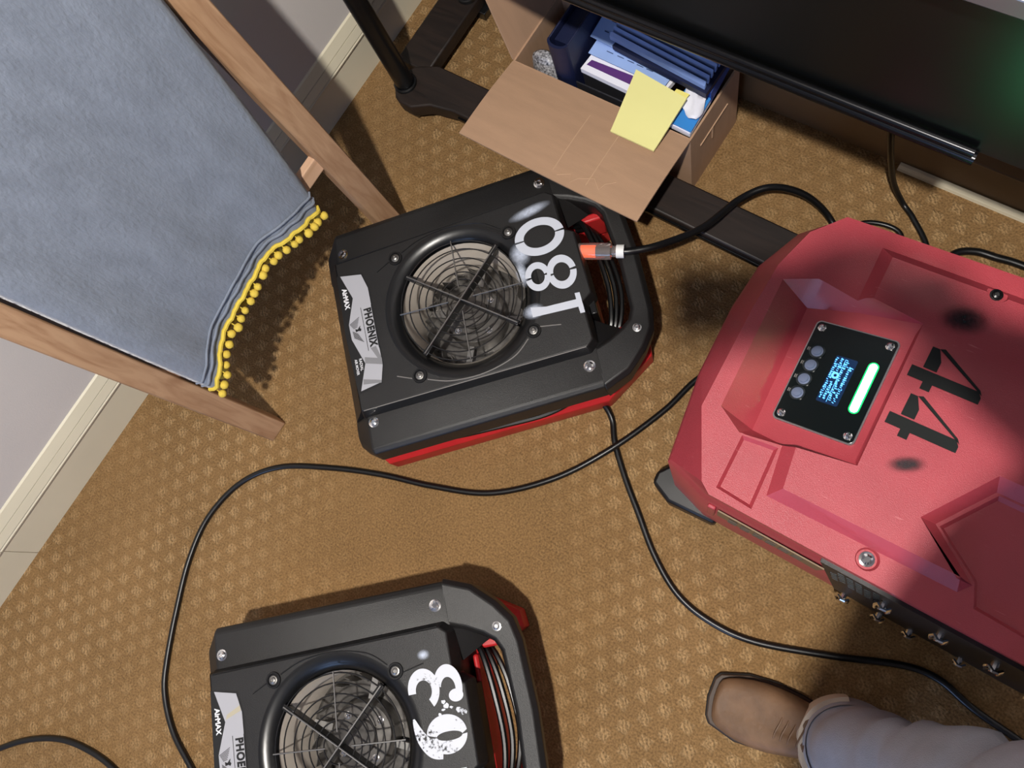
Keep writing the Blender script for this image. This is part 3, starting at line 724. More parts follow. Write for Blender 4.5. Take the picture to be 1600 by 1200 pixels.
    text('lettering', 'AirMAX', .0135, 'label_white', lb, (-.2215, .074, zl+.0002), R, .0005, .92)
    text('lettering', 'RADIAL', .0080, 'label_white', lb, (-.2145, -.0650, zl+.0002), R, .0001, .9)
    text('lettering', 'AIR MOVER', .0072, 'label_white', lb, (-.2235, -.0680, zl+.0002), R, .0001, .85)
    # cord wrapped around the neck and behind the handle
    bm = BM()
    for k in range(3):
        zz = .150-.017*k; uu = .262+.010*k
        tube(bm, spline([(.236, .120, zz-.02), (.252+.006*k, .100, zz), (uu, .04, zz+.004), (uu+.003, -.04, zz), (.252+.006*k, -.105, zz-.004), (.236, -.125, zz-.02)], 8), .0052, 8)
    obj('cord_wrap', bm, 'cord_black', t)
    bm = BM(); tube(bm, spline([(-.21, -.195, .095), (-.12, -.214, .090), (0, -.222, .090), (.09, -.224, .092), (.15, -.212, .104), (.18, -.19, .115)], 8), .0058, 8); obj('cord_run', bm, 'cord_black', t)
    bm = BM(); tube(bm, [(.215, -.150, .06), (.232, -.165, .10), (.236, -.168, .125)], .018, 14); obj('cord_cleat', bm, 'black_rubber', base)
    return t
A1 = math.radians(47.5)
AM1 = air_mover('black and red air mover stencilled 180, in front of the cardboard box', (-.617, .187, 0), A1)
def digits_180(t):
    z = .2164; c = .003
    bm = BM()
    for a0, a1 in ((0, PI), (PI, 2*PI)): sector(bm, (.171, .0725), (.047, .0375), (.030, .022), a0+.05, a1-.05, z)
    obj('painted_digit', bm, 'white_paint', t, smooth=0, label='white stencilled digit 0')
    bm = BM()
    for a0, a1 in ((0, PI), (PI, 2*PI)):
        sector(bm, (.1495, -.0035), (.0235, .0285), (.0125, .0155), a0+.09, a1-.09, z)
        sector(bm, (.1935, -.0085), (.0270, .0335), (.0155, .0185), a0+.08, a1-.08, z+.0001)
    obj('painted_digit', bm, 'white_paint', t, smooth=0, label='white stencilled digit 8')
    bm = BM(); flatpoly(bm, [(.122, -.0575), (.150, -.0645), (.2055, -.0680), (.2055, -.0560), (.2145, -.0570), (.2145, -.0965), (.2060, -.0960), (.2055, -.0830), (.150, -.0790), (.122, -.0770)], z)
    obj('painted_digit', bm, 'white_paint', t, smooth=0, label='white stencilled digit 1')
    softspot('overspray_patch', (.165, .128), .045, .012, z-.0006, 'overspray', t, .15)
    softspot('overspray_patch', (.128, .050), .022, .026, z-.0006, 'overspray', t)
    softspot('overspray_patch', (.126, -.066), .022, .016, z-.0007, 'overspray', t)
    softspot('overspray_patch', (.122, .012), .012, .030, z-.0008, 'overspray', t)
digits_180(AM1)
AM2 = air_mover('black and red air mover with worn white stencilled 63, cut off by the bottom edge', (-.348, -.566, 0), math.radians(45.2), True)
def digits_63(t):
    z = .2164
    bm = BM()
    sector(bm, (.162, .0640), (.0275, .0330), (.014, .0165), math.radians(-60), math.radians(188), z, 30, (.0, -.002))
    sector(bm, (.2045, .0620), (.0245, .0350), (.0125, .0180), math.radians(-20), math.radians(168), z+.0001, 30, (0, -.003))
    sector(bm, (.2160, .0470), (.0125, .0100), (.0002, .0002), 0, 2*PI, z+.0002, 20)
    obj('painted_digit', bm, 'white_paint_worn', t, smooth=0, label='worn white stencilled digit 3')
    bm = BM()
    sector(bm, (.1905, -.0090), (.0345, .0300), (.0220, .0070), .09, PI-.09, z, 24, (.004, -.003))
    sector(bm, (.1905, -.0090), (.0345, .0300), (.0220, .0070), PI+.09, 2*PI-.09, z, 24, (.004, -.003))
    stroke(bm, [(.1375, .0215), (.1420, .004), (.1500, -.014), (.1640, -.030), (.1800, -.0345)], lambda f: .003+.020*sin(PI*min(1, f*1.05)*.62), z+.0001)
    obj('painted_digit', bm, 'white_paint_worn', t, smooth=0, label='worn white stencilled digit 6')
    bm = BM(); flatpoly(bm, [(.130, -.070), (.150, -.076), (.2055, -.076), (.2055, -.062), (.2145, -.062), (.2145, -.104), (.206, -.104), (.2055, -.092), (.150, -.092), (.130, -.090)], z)
    obj('painted_digit', bm, 'white_paint_worn', t, smooth=0)
    bm = BM()
    for u, v, r in ((.197, .034, .006), (.190, .028, .004), (.205, .030, .003), (.218, .024, .006), (.224, .020, .005), (.184, .022, .003), (.192, .040, .004), (.186, .018, .0025)):
        n = 9; flatpoly(bm, [(u+r*(.6+.7*random.random())*cos(2*PI*i/n), v+r*(.4+.6*random.random())*sin(2*PI*i/n)) for i in range(n)], z+.0003)
    obj('paint_fleck', bm, 'white_paint_worn', t, smooth=0)
    softspot('overspray_patch', (.170, .118), .012, .009, z-.0004, 'overspray', t)
digits_63(AM2)

# ------------------------------------------------------------------ dehumidifier
def dehumidifier():
    t = thing('dehumidifier', 'large red dehumidifier with a lit control panel and black stencilled 44', 'dehumidifier', (-.14, .09, 0), math.radians(4.5))
    O = [(.030, .014), (.086, -.003), (.62, -.016), (.66, .03), (.66, .40), (.62, .455), (.32, .450), (.074, .446), (.030, .405), (.004, .350), (-.004, .30), (-.004, .15)]
    O = [(.018, .022), (.086, -.002), (.62, -.014), (.66, .03), (.66, .39), (.62, .440), (.36, .458), (.074, .452), (.034, .414), (.004, .345), (-.003, .27), (-.001, .16)]
    def ring(poly, z): return [(x, y, z) for x, y in poly]
    top = [(.076, .012), (.092, .0005), (.615, -.0120), (.652, .034), (.652, .38), (.612, .424), (.36, .441), (.088, .436), (.052, .396), (.034, .335), (.030, .26), (.030, .105)]
    sh = BM(); loft(sh, [ring(O, .065), ring(O, .375), ring(offset(O, .004), .385), ring(top, .434)])
    plat = BM(); foot = [(.158, .034), (.405, .034), (.418, .052), (.405, .092), (.405, .33), (.640, .330), (.640, .415), (.150, .412), (.150, .332), (.146, .32), (.146, .105)]
    foot = [(.158, .033), (.400, .032), (.414, .048), (.358, .094), (.350, .395), (.640, .398), (.64, .414), (.148, .414), (.148, .330), (.152, .105)]
    foot = [(.157, .033), (.402, .032), (.414, .048), (.350, .097), (.395, .165), (.60, .165), (.60, .40), (.35, .414), (.147, .412), (.149, .330), (.146, .106)]
    def r2(poly, d, z): return ring(offset(poly, d), z)
    loft(plat, [ring(foot, .40), ring(foot, .4335), r2(foot, .0165, .4515)])
    # pocket: wedge whose floor rises to the right
    pk = BM(); out = [(.050, .117), (.0455, .318), (.091, .339), (.151, .329), (.176, .338), (.234, .325), (.238, .118), (.089, .0935)]
    vs = [pk.verts.new((x, y, .50)) for x, y in out]
    vs += [pk.verts.new((x, y, .4365)) for x, y in out[:3]+out[7:]]
    vs += [pk.verts.new((x, y, .449)) for x, y in out[5:7]]
    vs += [pk.verts.new(p) for p in ((.094, .305, .398), (.103, .112, .398), (.232, .310, .4435), (.234, .124, .4435), (.16, .318, .421), (.16, .106, .421))]
    bmesh.ops.convex_hull(pk, input=vs)
    def rec(poly, z0):
        b = BM(); loft(b, [ring(offset(poly, .006), z0), ring(poly, z0+.008), ring(offset(poly, -.004), .47)]); return b
    low = rec([(.094, .094), (.0945, .012), (.150, .007), (.1455, .100)], .428)
    up = rec([(.094, .360), (.140, .345), (.139, .424), (.098, .422), (.075, .400)], .428)
    side = rec([(.353, .096), (.413, .052), (.424, .022), (.60, .010), (.615, .16), (.398, .164)], .4275)
    scr = BM(); lathe(scr, [(.0125, .427), (.0155, .436), (.018, .47)], 20, c=(.298, .019), cap0=True, cap1=True)
    scr2 = BM(); lathe(scr2, [(.013, .440), (.016, .47)], 20, c=(.298, .4025), cap0=True, cap1=True)
    me = boolean(sh, [('UNION', plat), ('DIFFERENCE', pk), ('DIFFERENCE', low), ('DIFFERENCE', side), ('DIFFERENCE', scr), ('DIFFERENCE', scr2)], 'shell', 'dh_red')
    s = obj('shell', me, None, t, bevel=.0028, segs=2)
    # ledge (raised lip) between pocket and upper right corner
    bolt(t, .298, .019, .428, .0072, 'chrome', 'screw'); bolt(t, .298, .4025, .4395, .006, 'black_smooth', 'screw')
    # black foot block, wheels and lower black side panel
    bm = BM(); prism(bm, [(-.020, .008), (.02, -.011), (.110, -.008), (.115, .05), (.0, .06), (-.022, .03)], 0, .068); obj('foot', bm, 'black_rubber', t, bevel=.006)
    for x, y in ((.05, .37), (.56, .37), (.56, .05)):
        bm = BM(); prism(bm, [(x-.05, y-.03), (x+.05, y-.03), (x+.05, y+.03), (x-.05, y+.03)], 0, .068); obj('foot', bm, 'black_rubber', t, bevel=.006)
    bm = BM(); loft(bm, [[(.255, -.0075, .392), (.635, -.0175, .412), (.635, -.003, .412), (.255, .006, .392)], [(.330, -.0095, .055), (.635, -.0185, .055), (.635, -.004, .055), (.330, .005, .055)]]); bp = obj('side_panel', bm, 'black_plastic', t, smooth=0)
    bm = BM()
    for k in range(6):
        z = .37-.018*k; 
        for j in range(6):
            if random.random() < .85: box(bm, (.275+.012*j+.004*k, -.0084-.0018*(j+k*.4)/5-.0004*k, z), (.009, .0012, .0022))
    obj('print_lines', bm, 'button_ring', bp, smooth=0)['kind'] = 'stuff'
    for x, z in ((.355, .335), (.43, .335), (.50, .335), (.345, .075), (.405, .075), (.455, .075), (.535, .075), (.60, .20)):
        bm = BM(); y = -.0085-.029*(x-.33)-.001
        tube(bm, [(x, y, z), (x, y-.014, z)], .005, 8); tube(bm, [(x+.010*cos(a), y-.010+.003*sin(3*a), z+.010*sin(a)) for a in [2*PI*i/10 for i in range(10)]], .0024, 6, closed=True); obj('clip', bm, 'chrome', bp)
    # olive sticker on the red side with small unreadable print
    bm = BM(); box(bm, (.190, -.0075, .300), (.16, .002, .075), Matrix.Rotation(math.radians(-1.7), 3, 'Z')); st = obj('sticker', bm, 'sticker_olive', t, smooth=0)
    bm = BM()
    for k in range(4):
        for j in range(6): box(bm, (.135+.020*j, -.0088-.0005*(j/2), .322-.014*k), (.014, .001, .005))
    obj('print_lines', bm, 'sticker_ink', st, smooth=0)['kind'] = 'stuff'
    bm = BM(); box(bm, (.100, -.005, .295), (.012, .006, .11)); obj('side_rib', bm, 'dh_red', t, bevel=.002)
    # control panel plate lying on the sloping pocket floor
    ang = math.atan2(.4435-.398, .232-.098)
    pn = bpy.data.objects.new('control_panel', None); COL.objects.link(pn); pn.parent = t
    pn.location = (.1695, .2155, .4265); pn.rotation_euler = (0, -ang, math.radians(1.0))
    w, h = .1085, .150
    def rr(w, h, r, n=5):
        o = []
        for cx, cy, a0 in ((w/2-r, h/2-r, 0), (-w/2+r, h/2-r, PI/2), (-w/2+r, -h/2+r, PI), (w/2-r, -h/2+r, 1.5*PI)):
            for i in range(n+1): a = a0+PI/2*i/n; o.append((cx+r*cos(a), cy+r*sin(a)))
        return o
    bm = BM(); prism(bm, rr(w+.004, h+.004, .007), -.006, .0005); obj('bezel', bm, 'steel', pn)
    bm = BM(); prism(bm, rr(w, h, .006), -.002, .0018); obj('face', bm, 'panel_black', pn)
    for sx in (-1, 1):
        for sy in (-1, 1): bolt(pn, sx*(w/2-.0085), sy*(h/2-.0085), .0018, .0042, 'chrome', 'screw')
    for k in range(4):
        y = .0315-.0215*k+.0; x = -.0375
        bm = BM(); lathe(bm, [(.0105, .0018), (.0105, .0036), (.0085, .0040), (.0080, .003)], 24); br = obj('button', bm, 'button_ring', pn, loc=(x, y, 0))
        bm = BM(); lathe(bm, [(.0080, .003), (.0058, .0034), (.0055, .0052), (.0001, .0056)], 20); obj('button_cap', bm, 'button_face', br)
        bm = BM()
        for j in range(3): box(bm, (-.0135+.0022*j, .001, .0021), (.0012, .005, .0004))
        obj('button_mark', bm, 'grey_highlight_mark', br, smooth=0)
    bm = BM(); prism(bm, rr(.029, .069, .002, 2), .0015, .0021); lc = obj('display', bm, 'lcd_dark', pn, loc=(.003, 0, 0))
    # lit readout: rows of small bright strokes (unreadable in the photograph)
    bm = BM(); random.seed(11)
    for row, xx in enumerate((.0095, .0025, -.0045, -.0105)):
        y = .031
        while y > -.031:
            if (row == 2 and -.002 < y < .012) or (row == 0 and y > .024): y -= .003; continue
            hgt = .0048 if row != 3 else .0036
            for j in range(random.choice((1, 2, 2, 3))):
                box(bm, (xx+(random.random()-.5)*.002+(j-1)*.0014, y, .0023), (.0012 if j % 2 else hgt*.6, .0009 if random.random() < .5 else .002, .0004), Matrix.Rotation(-.35, 3, 'Z'))
            y -= .0026+.0007*random.random()
    box(bm, (-.0010, 0, .0022), (.0006, .064, .0003))
    obj('readout', bm, 'lcd_glyph', lc, smooth=0)
    bm = BM(); sector(bm, (-.0050, .0065), (.0050, .0050), (.0022, .0022), 0, 2*PI, .0024, 20); obj('readout', bm, 'lcd_glyph', lc, smooth=0)
    bm = BM(); prism(bm, rr(.0142, .0755, .0070, 6), .0016, .0022); obj('light_bar_glow', bm, 'led_glow_rim', pn, loc=(.0380, .0015, 0), label='painted green glow around the light bar')  # emissive ring added to paint the bar's glow
    bm = BM(); prism(bm, rr(.0098, .071, .0048, 6), .0016, .0028); obj('light_bar', bm, 'led_green', pn, loc=(.0380, .0015, 0), label='glowing green light bar')
    # stencilled 44 (top of the figures to the right) and paint spots
    z = .4522
    for (dy, dx) in ((.0, 0), (-.0685, .0008)):
        bm = BM(); X = .243+dx; Yc = .2615+dy
        flatpoly(bm, [(X, Yc-.0085), (X+.088, Yc-.0085), (X+.088, Yc+.0005), (X+.083, Yc+.0075), (X, Yc+.0075)], z)
        flatpoly(bm, [(X+.020, Yc-.0185), (X+.032, Yc-.0185), (X+.032, Yc-.0085), (X+.020, Yc-.0085)], z)
        flatpoly(bm, [(X+.013, Yc+.0095), (X+.030, Yc+.0095), (X+.030, Yc+.024), (X+.022, Yc+.040), (X+.013, Yc+.040)], z)
        flatpoly(bm, [(X+.022, Yc+.040), (X+.028, Yc+.0375), (X+.088, Yc+.0035), (X+.084, Yc+.0095), (X+.028, Yc+.0425)], z)
        obj('painted_digit', bm, 'stencil_black', t, smooth=0, label='black stencilled digit 4')
    softspot('overspray_patch', (.2745, .350), .034, .022, z, 'overspray_black', t, .3)
    softspot('overspray_patch', (.288, .146), .026, .012, z, 'overspray_black', t, .5)
    return t
dehumidifier()

# ------------------------------------------------------------------ cords
def cord(name, pts, r, label, k=10):
    bm = BM(); P = spline(pts, k); tube(bm, P, r, 10); return tag(obj(name, bm, 'cord_black'), label, 'cord', 'black power cords')
R_ = .0062
B = [(-.150, .392), (-.198, .322), (-.221, .23), (-.266, .114), (-.331, .005), (-.425, -.089), (-.536, -.144), (-.645, -.185), (-.753, -.236), (-.856, -.299), (-.914, -.376), (-.933, -.475), (-.914, -.57), (-.87, -.669), (-.821, -.761), (-.783, -.812), (-.718, -.856), (-.635, -.884), (-.5, -.93)]
cord('power_cord', [(x, y, R_ + (.0125 if i == 3 else .006 if i in (2, 4) else 0)) for i, (x, y) in enumerate(B)], R_, 'long black cord looping from the red dehumidifier around the air mover below')
Cc = [(-.318, .192), (-.300, .165), (-.269, .127), (-.215, .079), (-.159, .036), (-.093, -.014), (-.023, -.05), (.048, -.059), (.13, -.045), (.246, .008), (.345, .060), (.402, .073), (.47, .062), (.60, .055), (.8, .03)]
cord('power_cord', [(-.340, .090+.08, .10)] * 0 + [(-.352, .165, .085), (-.336, .182, .03)] + [(x, y, R_) for x, y in Cc[1:]], R_, 'black cord from under the air mover 180 curving past the boot')
cord('power_cord', [(x, y, R_) for x, y in [(-1.14, -1.28), (-1.045, -1.143), (-.992, -1.079), (-.927, -1.03), (-.854, -1.003), (-.779, -.993), (-.68, -1.0), (-.56, -1.04)]], R_, 'short length of black cord in the lower left corner')
ext = thing('extension_cord', 'black extension cord with a lit clear plug end on the air mover 180', 'cord', (-.44, .44, 0)); eo = Vector((-.44, .44, 0))
def W(px, py, z):
    return None
bm = BM(); EA = [(-.418, .411, .197), (-.395, .425, .196), (-.360, .463, .185), (-.322, .545, .14), (-.300, .640, .105), (-.262, .690, .10), (-.205, .718, .07), (-.150, .722, .02), (-.118, .690, .008), (-.112, .60, .008)]
tube(bm, [p-eo for p in spline(EA, 10)], .0068, 10); obj('cable', bm, 'cord_black', ext)
ax = Vector((-.498+.418, .378-.411+.006, 0)); 
pdir = Vector((-.075, -.040, .0)).normalized(); base = Vector((-.418, .411, .197))
def along(s): return base+pdir*s-eo
bm = BM(); tube(bm, [along(s) for s in (-.004, .010, .012, .034, .036, .072)], lambda f: .0105 if f < .35 else .0155, 14); obj('clear_shell', bm, 'clear_plastic', ext)
bm = BM(); tube(bm, [along(.04), along(.070)], .0075, 10); obj('glowing_core', bm, 'orange_glow', ext)
bm = BM(); tube(bm, [along(.006), along(.04)], .006, 10); obj('strain_relief', bm, 'black_rubber', ext)
bm = BM(); tube(bm, [along(-.012), along(.002)], .0125, 12); obj('tape_tag', bm, 'tape_white', ext)
cord('power_cord', [(-.162, .800, .567), (-.150, .798, .45), (-.120, .80, .25), (-.085, .815, .08), (-.050, .815, .012), (-.015, .795, R_), (.034, .750, R_), (.030, .70, R_), (.020, .64, R_)], .0055, 'black cord hanging down from the console behind the dehumidifier')
cord('power_cord', [(x, y, R_) for x, y in [(.090, .66), (.072, .72), (.080, .765), (.108, .785), (.145, .791), (.188, .797), (.30, .80), (.45, .78)]], .0075, 'black cord lying behind the right end of the dehumidifier')
cord('power_cord', [(-.10, .640, R_), (-.105, .70, R_), (-.092, .745, R_), (-.047, .762, R_), (-.016, .752, R_), (-.012, .71, R_), (-.03, .64, R_)], .005, 'small bend of black cord peeping over the back of the dehumidifier')

# ------------------------------------------------------------------ blanket ladder and throw
LEAN = -.140
def lx(z): return -.908+LEAN*z
ld = thing('blanket_ladder', 'pale pine blanket ladder leaning beside the left wall', 'ladder', (-.92, .03, 0)); lo = Vector((-.92, .03, 0))
def rail(y0, y1, y2, y3, H=2.34):
    bm = BM(); th = .032
    loft(bm, [[Vector((lx(z)-(th if k in (2, 3) else 0), y, z))-lo for k, y in ((0, a), (1, b), (2, b), (3, a))] for z, a, b in ((0, y0, y1), (H, y2, y3))])
    return obj('rail', bm, 'pine', ld, bevel=.003)
rail(-.264, -.215, -.272, -.223)
rail(.248, .300, .300, .352)
for z in (.325, .98, 1.27, 1.62, 1.97):
    bm = BM(); box(bm, Vector((lx(z)-.017, .02, z))-lo, (.018, .48, .034), Matrix.Rotation(-.139, 3, 'Y')); obj('rung', bm, 'pine_rung', ld, bevel=.002)
th = thing('throw_blanket', 'grey blue fleece throw with yellow pom pom hem draped over the ladder', 'blanket', (-.93, 0, 0)); to = Vector((-.93, 0, 0))
HEM = [(0.0, .266, .0), (.08, .288, .0), (.16, .302, 0), (.27, .315, .0), (.46, .331, 0), (.66, .330, 0), (.80, .316, 0), (.90, .305, 0), (1.0, .292, 0)]
def hem(s):
    for a, b in zip(HEM, HEM[1:]):
        if s <= b[0]+1e-9:
            f = (s-a[0])/(b[0]-a[0]); f = f*f*(3-2*f)*.5+f*.5; return a[1]+(b[1]-a[1])*f
    return HEM[-1][1]
TOPZ = 1.30
def cloth(s, v, off=0, dz=0):
    """s across (0 left, 1 right), v 0 at hem, 1 at top"""
    zh = hem(s)-dz; z = zh+(TOPZ-zh)*v
    y = -.209+(.397+.075*min(1, (z-.29)/.46 if z > .29 else 0)**.75)*s
    w = (1-v)**2
    x = lx(z)+.020+off+.006*sin(5*s+2)*w+.010*w*math.exp(-((s-.08)/.08)**2)+.004*sin(17*s+3*v)*w+.0025*sin(9*v+4*s)
    if v < .03: x += .0015*sin(60*s)
    e = min(s, 1-s)/.03
    if e < 1: x -= .010*(1-e)**2
    return Vector((x, y, z))
def cloth_mesh(off, dz, thick):
    bm = BM(); nu, nv = 60, 70; G = []
    for i in range(nu+1): G.append([bm.verts.new(cloth(i/nu, (j/nv)**1.3, off, dz)-to) for j in range(nv+1)])
    for i in range(nu):
        for j in range(nv): bm.faces.new((G[i][j], G[i+1][j], G[i+1][j+1], G[i][j+1]))
    return bm
o = obj('front_layer', cloth_mesh(0, 0, .006), 'fleece', th, smooth=180); md = o.modifiers.new('s', 'SOLIDIFY'); md.thickness = .007; md.offset = -1
o = obj('back_layer', cloth_mesh(-.045, .034, .005), 'fleece_back', th, smooth=180); md = o.modifiers.new('s', 'SOLIDIFY'); md.thickness = .006; md.offset = -1
# fold over the top rung
bm = BM(); n = 10; L = []
for i in range(25):
    s = i/24; a = cloth(s, 1); b = cloth(s, 1, -.045); c = (a+b)/2; r = (a-b)/2
    L.append([bm.verts.new(c+Vector((r.x*cos(PI*k/n), 0, abs(r.x)*sin(PI*k/n)))-to) for k in range(n+1)])
for A, B2 in zip(L, L[1:]):
    for k in range(n): bm.faces.new((A[k], A[k+1], B2[k+1], B2[k]))
o = obj('top_fold', bm, 'fleece', th, smooth=180); md = o.modifiers.new('s', 'SOLIDIFY'); md.thickness = .006
# stitched double seam and yellow braid along the hem
bm = BM()
for dv, r in ((.022, .0026), (.036, .0022)): tube(bm, [cloth(i/50, dv)-to+Vector((.0035, 0, 0)) for i in range(51)], r, 6)
obj('hem_seam', bm, 'fleece', th)
bm = BM(); tube(bm, [cloth(i/60, .0)-to+Vector((.003, 0, .001+.0012*sin(i*2.1))) for i in range(61)], .0042, 7); obj('braid', bm, 'trim_yellow', th)
bm = BM(); tube(bm, [cloth(i/60, .0, -.045, .034)-to+Vector((0, 0, 0)) for i in range(61)], .004, 6); obj('braid', bm, 'trim_yellow', th)
bm = BM(); bmesh.ops.create_icosphere(bm, subdivisions=2, radius=.0082)
for v in bm.verts: v.co *= 1+.10*(random.random()-.5)
PM = finish(bm, 'pompon', 'pompon_yellow', 180)
def pompons(n, off, dz, drop, j):
    for i in range(n):
        s = (i+.5)/n+(random.random()-.5)*.012
        p = cloth(min(1, max(0, s)), 0, off, dz)-to
        q = p+Vector((.005+.006*random.random(), (random.random()-.5)*.004, -drop-(.006*random.random())))
        o = obj('pompon', PM, None, th, loc=q); o.rotation_euler = (random.random()*6, random.random()*6, 0); k = .88+.22*random.random(); o.scale = (k, k, k)
        st = BM(); tube(st, [p, q], .0012, 5); sobj = obj('thread', st, 'trim_yellow', th)
pompons(24, 0, 0, .014, 0)
pompons(22, -.045, .034, .014, 1)

# ------------------------------------------------------------------ person standing at the right (boot and trouser leg in view)
def person():
    t = thing('person', 'person in grey trousers and tan square-toed boots standing beside the dehumidifier', 'person', (.33, -.16, 0))
    to = Vector((.33, -.16, 0))
    SO = [(0, -.032), (-.004, 0), (0, .034), (.008, .045), (.055, .059), (.105, .061), (.15, .054), (.20, .042), (.255, .038), (.29, .034), (.305, .015), (.305, -.015), (.29, -.032), (.255, -.036), (.20, -.036), (.15, -.042), (.105, -.057), (.055, -.058), (.008, -.044)]
    def boot(toe, ang, parent):
        c, s = cos(ang), sin(ang)
        def T(a, w, z): return Vector((toe[0]+a*c-w*s, toe[1]+a*s+w*c, z))-to
        bt = bpy.data.objects.new('boot', None); COL.objects.link(bt); bt.parent = parent
        outer = [p for p in SO]; cx = .15
        bm = BM(); loft(bm, [[T(a, w, 0.0) for a, w in outer], [T(a, w, .012) for a, w in outer]]); obj('sole', bm, 'sole', bt, bevel=.002)
        bm = BM(); sh2 = [(cx+(a-cx)*.985, w*.96) for a, w in outer]; loft(bm, [[T(a, w, .012) for a, w in sh2], [T(a, w, .018) for a, w in sh2]]); obj('welt', bm, 'welt', bt, bevel=.002)
        up = [((cx+(a-cx)*.965), w*.93) for a, w in outer]
        def hz(a):   # height of the instep
            return .040+.018*min(1, a/.06)+.055*max(0, min(1, (a-.06)/.12))**1.3
        rings = [[T(a, w, .016) for a, w in up]]
        for f, k in ((.45, 1.02), (.75, .93), (.92, .78), (1, .5)):
            rings.append([T(cx+(a-cx)*(1-.06*f), w*k, .018+(hz(a)-.018)*f) for a, w in up])
        rings.append([T(cx+(a-cx)*.80, w*.12, .018+(hz(a)-.018)*1.02) for a, w in up])
        bm = BM(); loft(bm, rings); obj('vamp', bm, 'leather', bt, smooth=180, subd=1)
        bm = BM()
        for a in (.112, .122, .133, .146, .156): tube(bm, [T(a+.004*sin(w*90)-.05*w, w, .0185+(hz(a)-.0185)*(1-(abs(w)/.058)**2.6)+.001) for w in [(-.034+.068*i/10) for i in range(11)]], .0016, 5)
        obj('crease', bm, 'leather', bt)
        n = 20; bm = BM(); loft(bm, [[T(.225+rx*cos(2*PI*i/n), ry*sin(2*PI*i/n), z) for i in range(n)] for rx, ry, z in ((.066, .037, .05), (.056, .039, .10), (.048, .042, .15))]); obj('shaft', bm, 'leather_shaft', bt)
        bm = BM(); box(bm, T(.27, 0, .012), (.0, .0, .0)); bm.free()
        return bt
    ba = math.radians(16.5)
    boot((.114, -.168), ba, t); boot((.445, -.43), math.radians(12), t)
    # trousers: two legs and seat grown as one skin
    def skinned(name, V, E, rad, m, levels=2, parent=t):
        me = bpy.data.meshes.new(name); me.from_pydata([Vector(v)-to for v in V], E, []); me.materials.append(MATS[m])
        o = bpy.data.objects.new(name, me); COL.objects.link(o); o.parent = parent
        md = o.modifiers.new('skin', 'SKIN'); me.skin_vertices.new() if not me.skin_vertices else None
        for i, r in enumerate(rad):
            sv = me.skin_vertices[0].data[i]; sv.radius = r if isinstance(r, tuple) else (r, r); sv.use_root = (i == 0)
        md.use_smooth_shade = True
        s = o.modifiers.new('sub', 'SUBSURF'); s.levels = levels; s.render_levels = levels
        return o
    # visible right leg lofted with folds
    AX = [(.334, -.100, .075), (.338, -.098, .12), (.356, -.080, .2), (.387, -.052, .30), (.428, -.012, .45), (.465, .015, .60), (.49, .03, .78), (.495, .03, .90)]
    RD = [.080, .077, .073, .071, .073, .078, .086, .098]
    def leg(AX, RD, seed):
        bm = BM(); P = spline(AX, 7); n = 40; N = len(P); rings = []
        for i, p in enumerate(P):
            f = i/(N-1)*(len(RD)-1); k = min(len(RD)-2, int(f)); r = RD[k]+(RD[k+1]-RD[k])*(f-k)
            ring = []
            for j in range(n):
                a = 2*PI*j/n
                w = 0
                if p.z < .62:
                    w = .0040*math.sin(p.z*60+2.6*sin(a+seed)+a*2)*math.exp(-((p.z-.2)/.2)**2)+.0025*sin(3*a+p.z*20+seed)
                    w -= .015*max(0, math.sin(p.z*40-a*1.3+seed+.9*sin(2*a)))**8*(1 if p.z > .11 else 0)
                w *= max(0, min(1, (p.z-.105)/.05)); rr = r+w
                ring.append((p.x+rr*1.08*cos(a)-to.x, p.y+rr*.98*sin(a)-to.y, p.z + (.018*cos(a)*max(0, 1-(p.z-.075)/.06) if p.z < .135 else 0)))
            rings.append(ring)
        # inner side of the cuff
        inner = [[(c[0]+(P[0].x-to.x-c[0])*.07, c[1]+(P[0].y-to.y-c[1])*.07, c[2]+d) for c in rings[0]] for d in (.05, .0)]
        loft(bm, inner+rings, False, True); return bm
    tr = obj('trousers', leg(AX, RD, 1.0), 'trouser_grey', t, smooth=180)
    bm = BM(); n = 40
    AN = [math.radians(125+150*i/n) for i in range(n+1)]
    loft(bm, [[(.334+.0005*k+(r*1.08)*cos(q)-to.x, -.100+(r*.98)*sin(q)-to.y, .075+dz+.018*cos(q)*(1-dz/.06)) for q in AN] for k, (r, dz) in enumerate(((.080, .002), (.0845, 0), (.0855, .006), (.0855, .022), (.0845, .027), (.076, .028)))], False, False, False)
    obj('hem', bm, 'cuff_lit_cream', tr, smooth=50)  # half band painting the lit front of the cuff
    AX2 = [(.600, -.385, .075), (.600, -.375, .2), (.585, -.32, .45), (.55, -.24, .70), (.515, -.16, .90)]
    obj('trousers', leg(AX2, [.080, .073, .074, .084, .098], 2.3), 'trouser_grey', t, smooth=180)
    skinned('trousers', [(.50, -.065, .94), (.48, -.07, 1.02), (.495, .03, .90), (.515, -.16, .90)], [(0, 1), (0, 2), (0, 3)], [(.125, .15), (.12, .155), .098, .098], 'trouser_grey')
    # shirt with sleeves
    S = [(.48, -.065, .98), (.39, -.08, 1.10), (.29, -.12, 1.26), (.25, -.135, 1.385), (.24, .035, 1.37), (.29, .13, 1.13), (.13, .055, 1.40), (.22, -.305, 1.37), (.36, -.36, 1.13), (.33, -.36, .92)]
    skinned('shirt', S, [(0, 1), (1, 2), (2, 3), (3, 4), (4, 5), (5, 6), (3, 7), (7, 8), (8, 9)], [(.12, .155), (.12, .15), (.12, .165), (.085, .12), .065, .055, .045, .065, .055, .045], 'shirt')
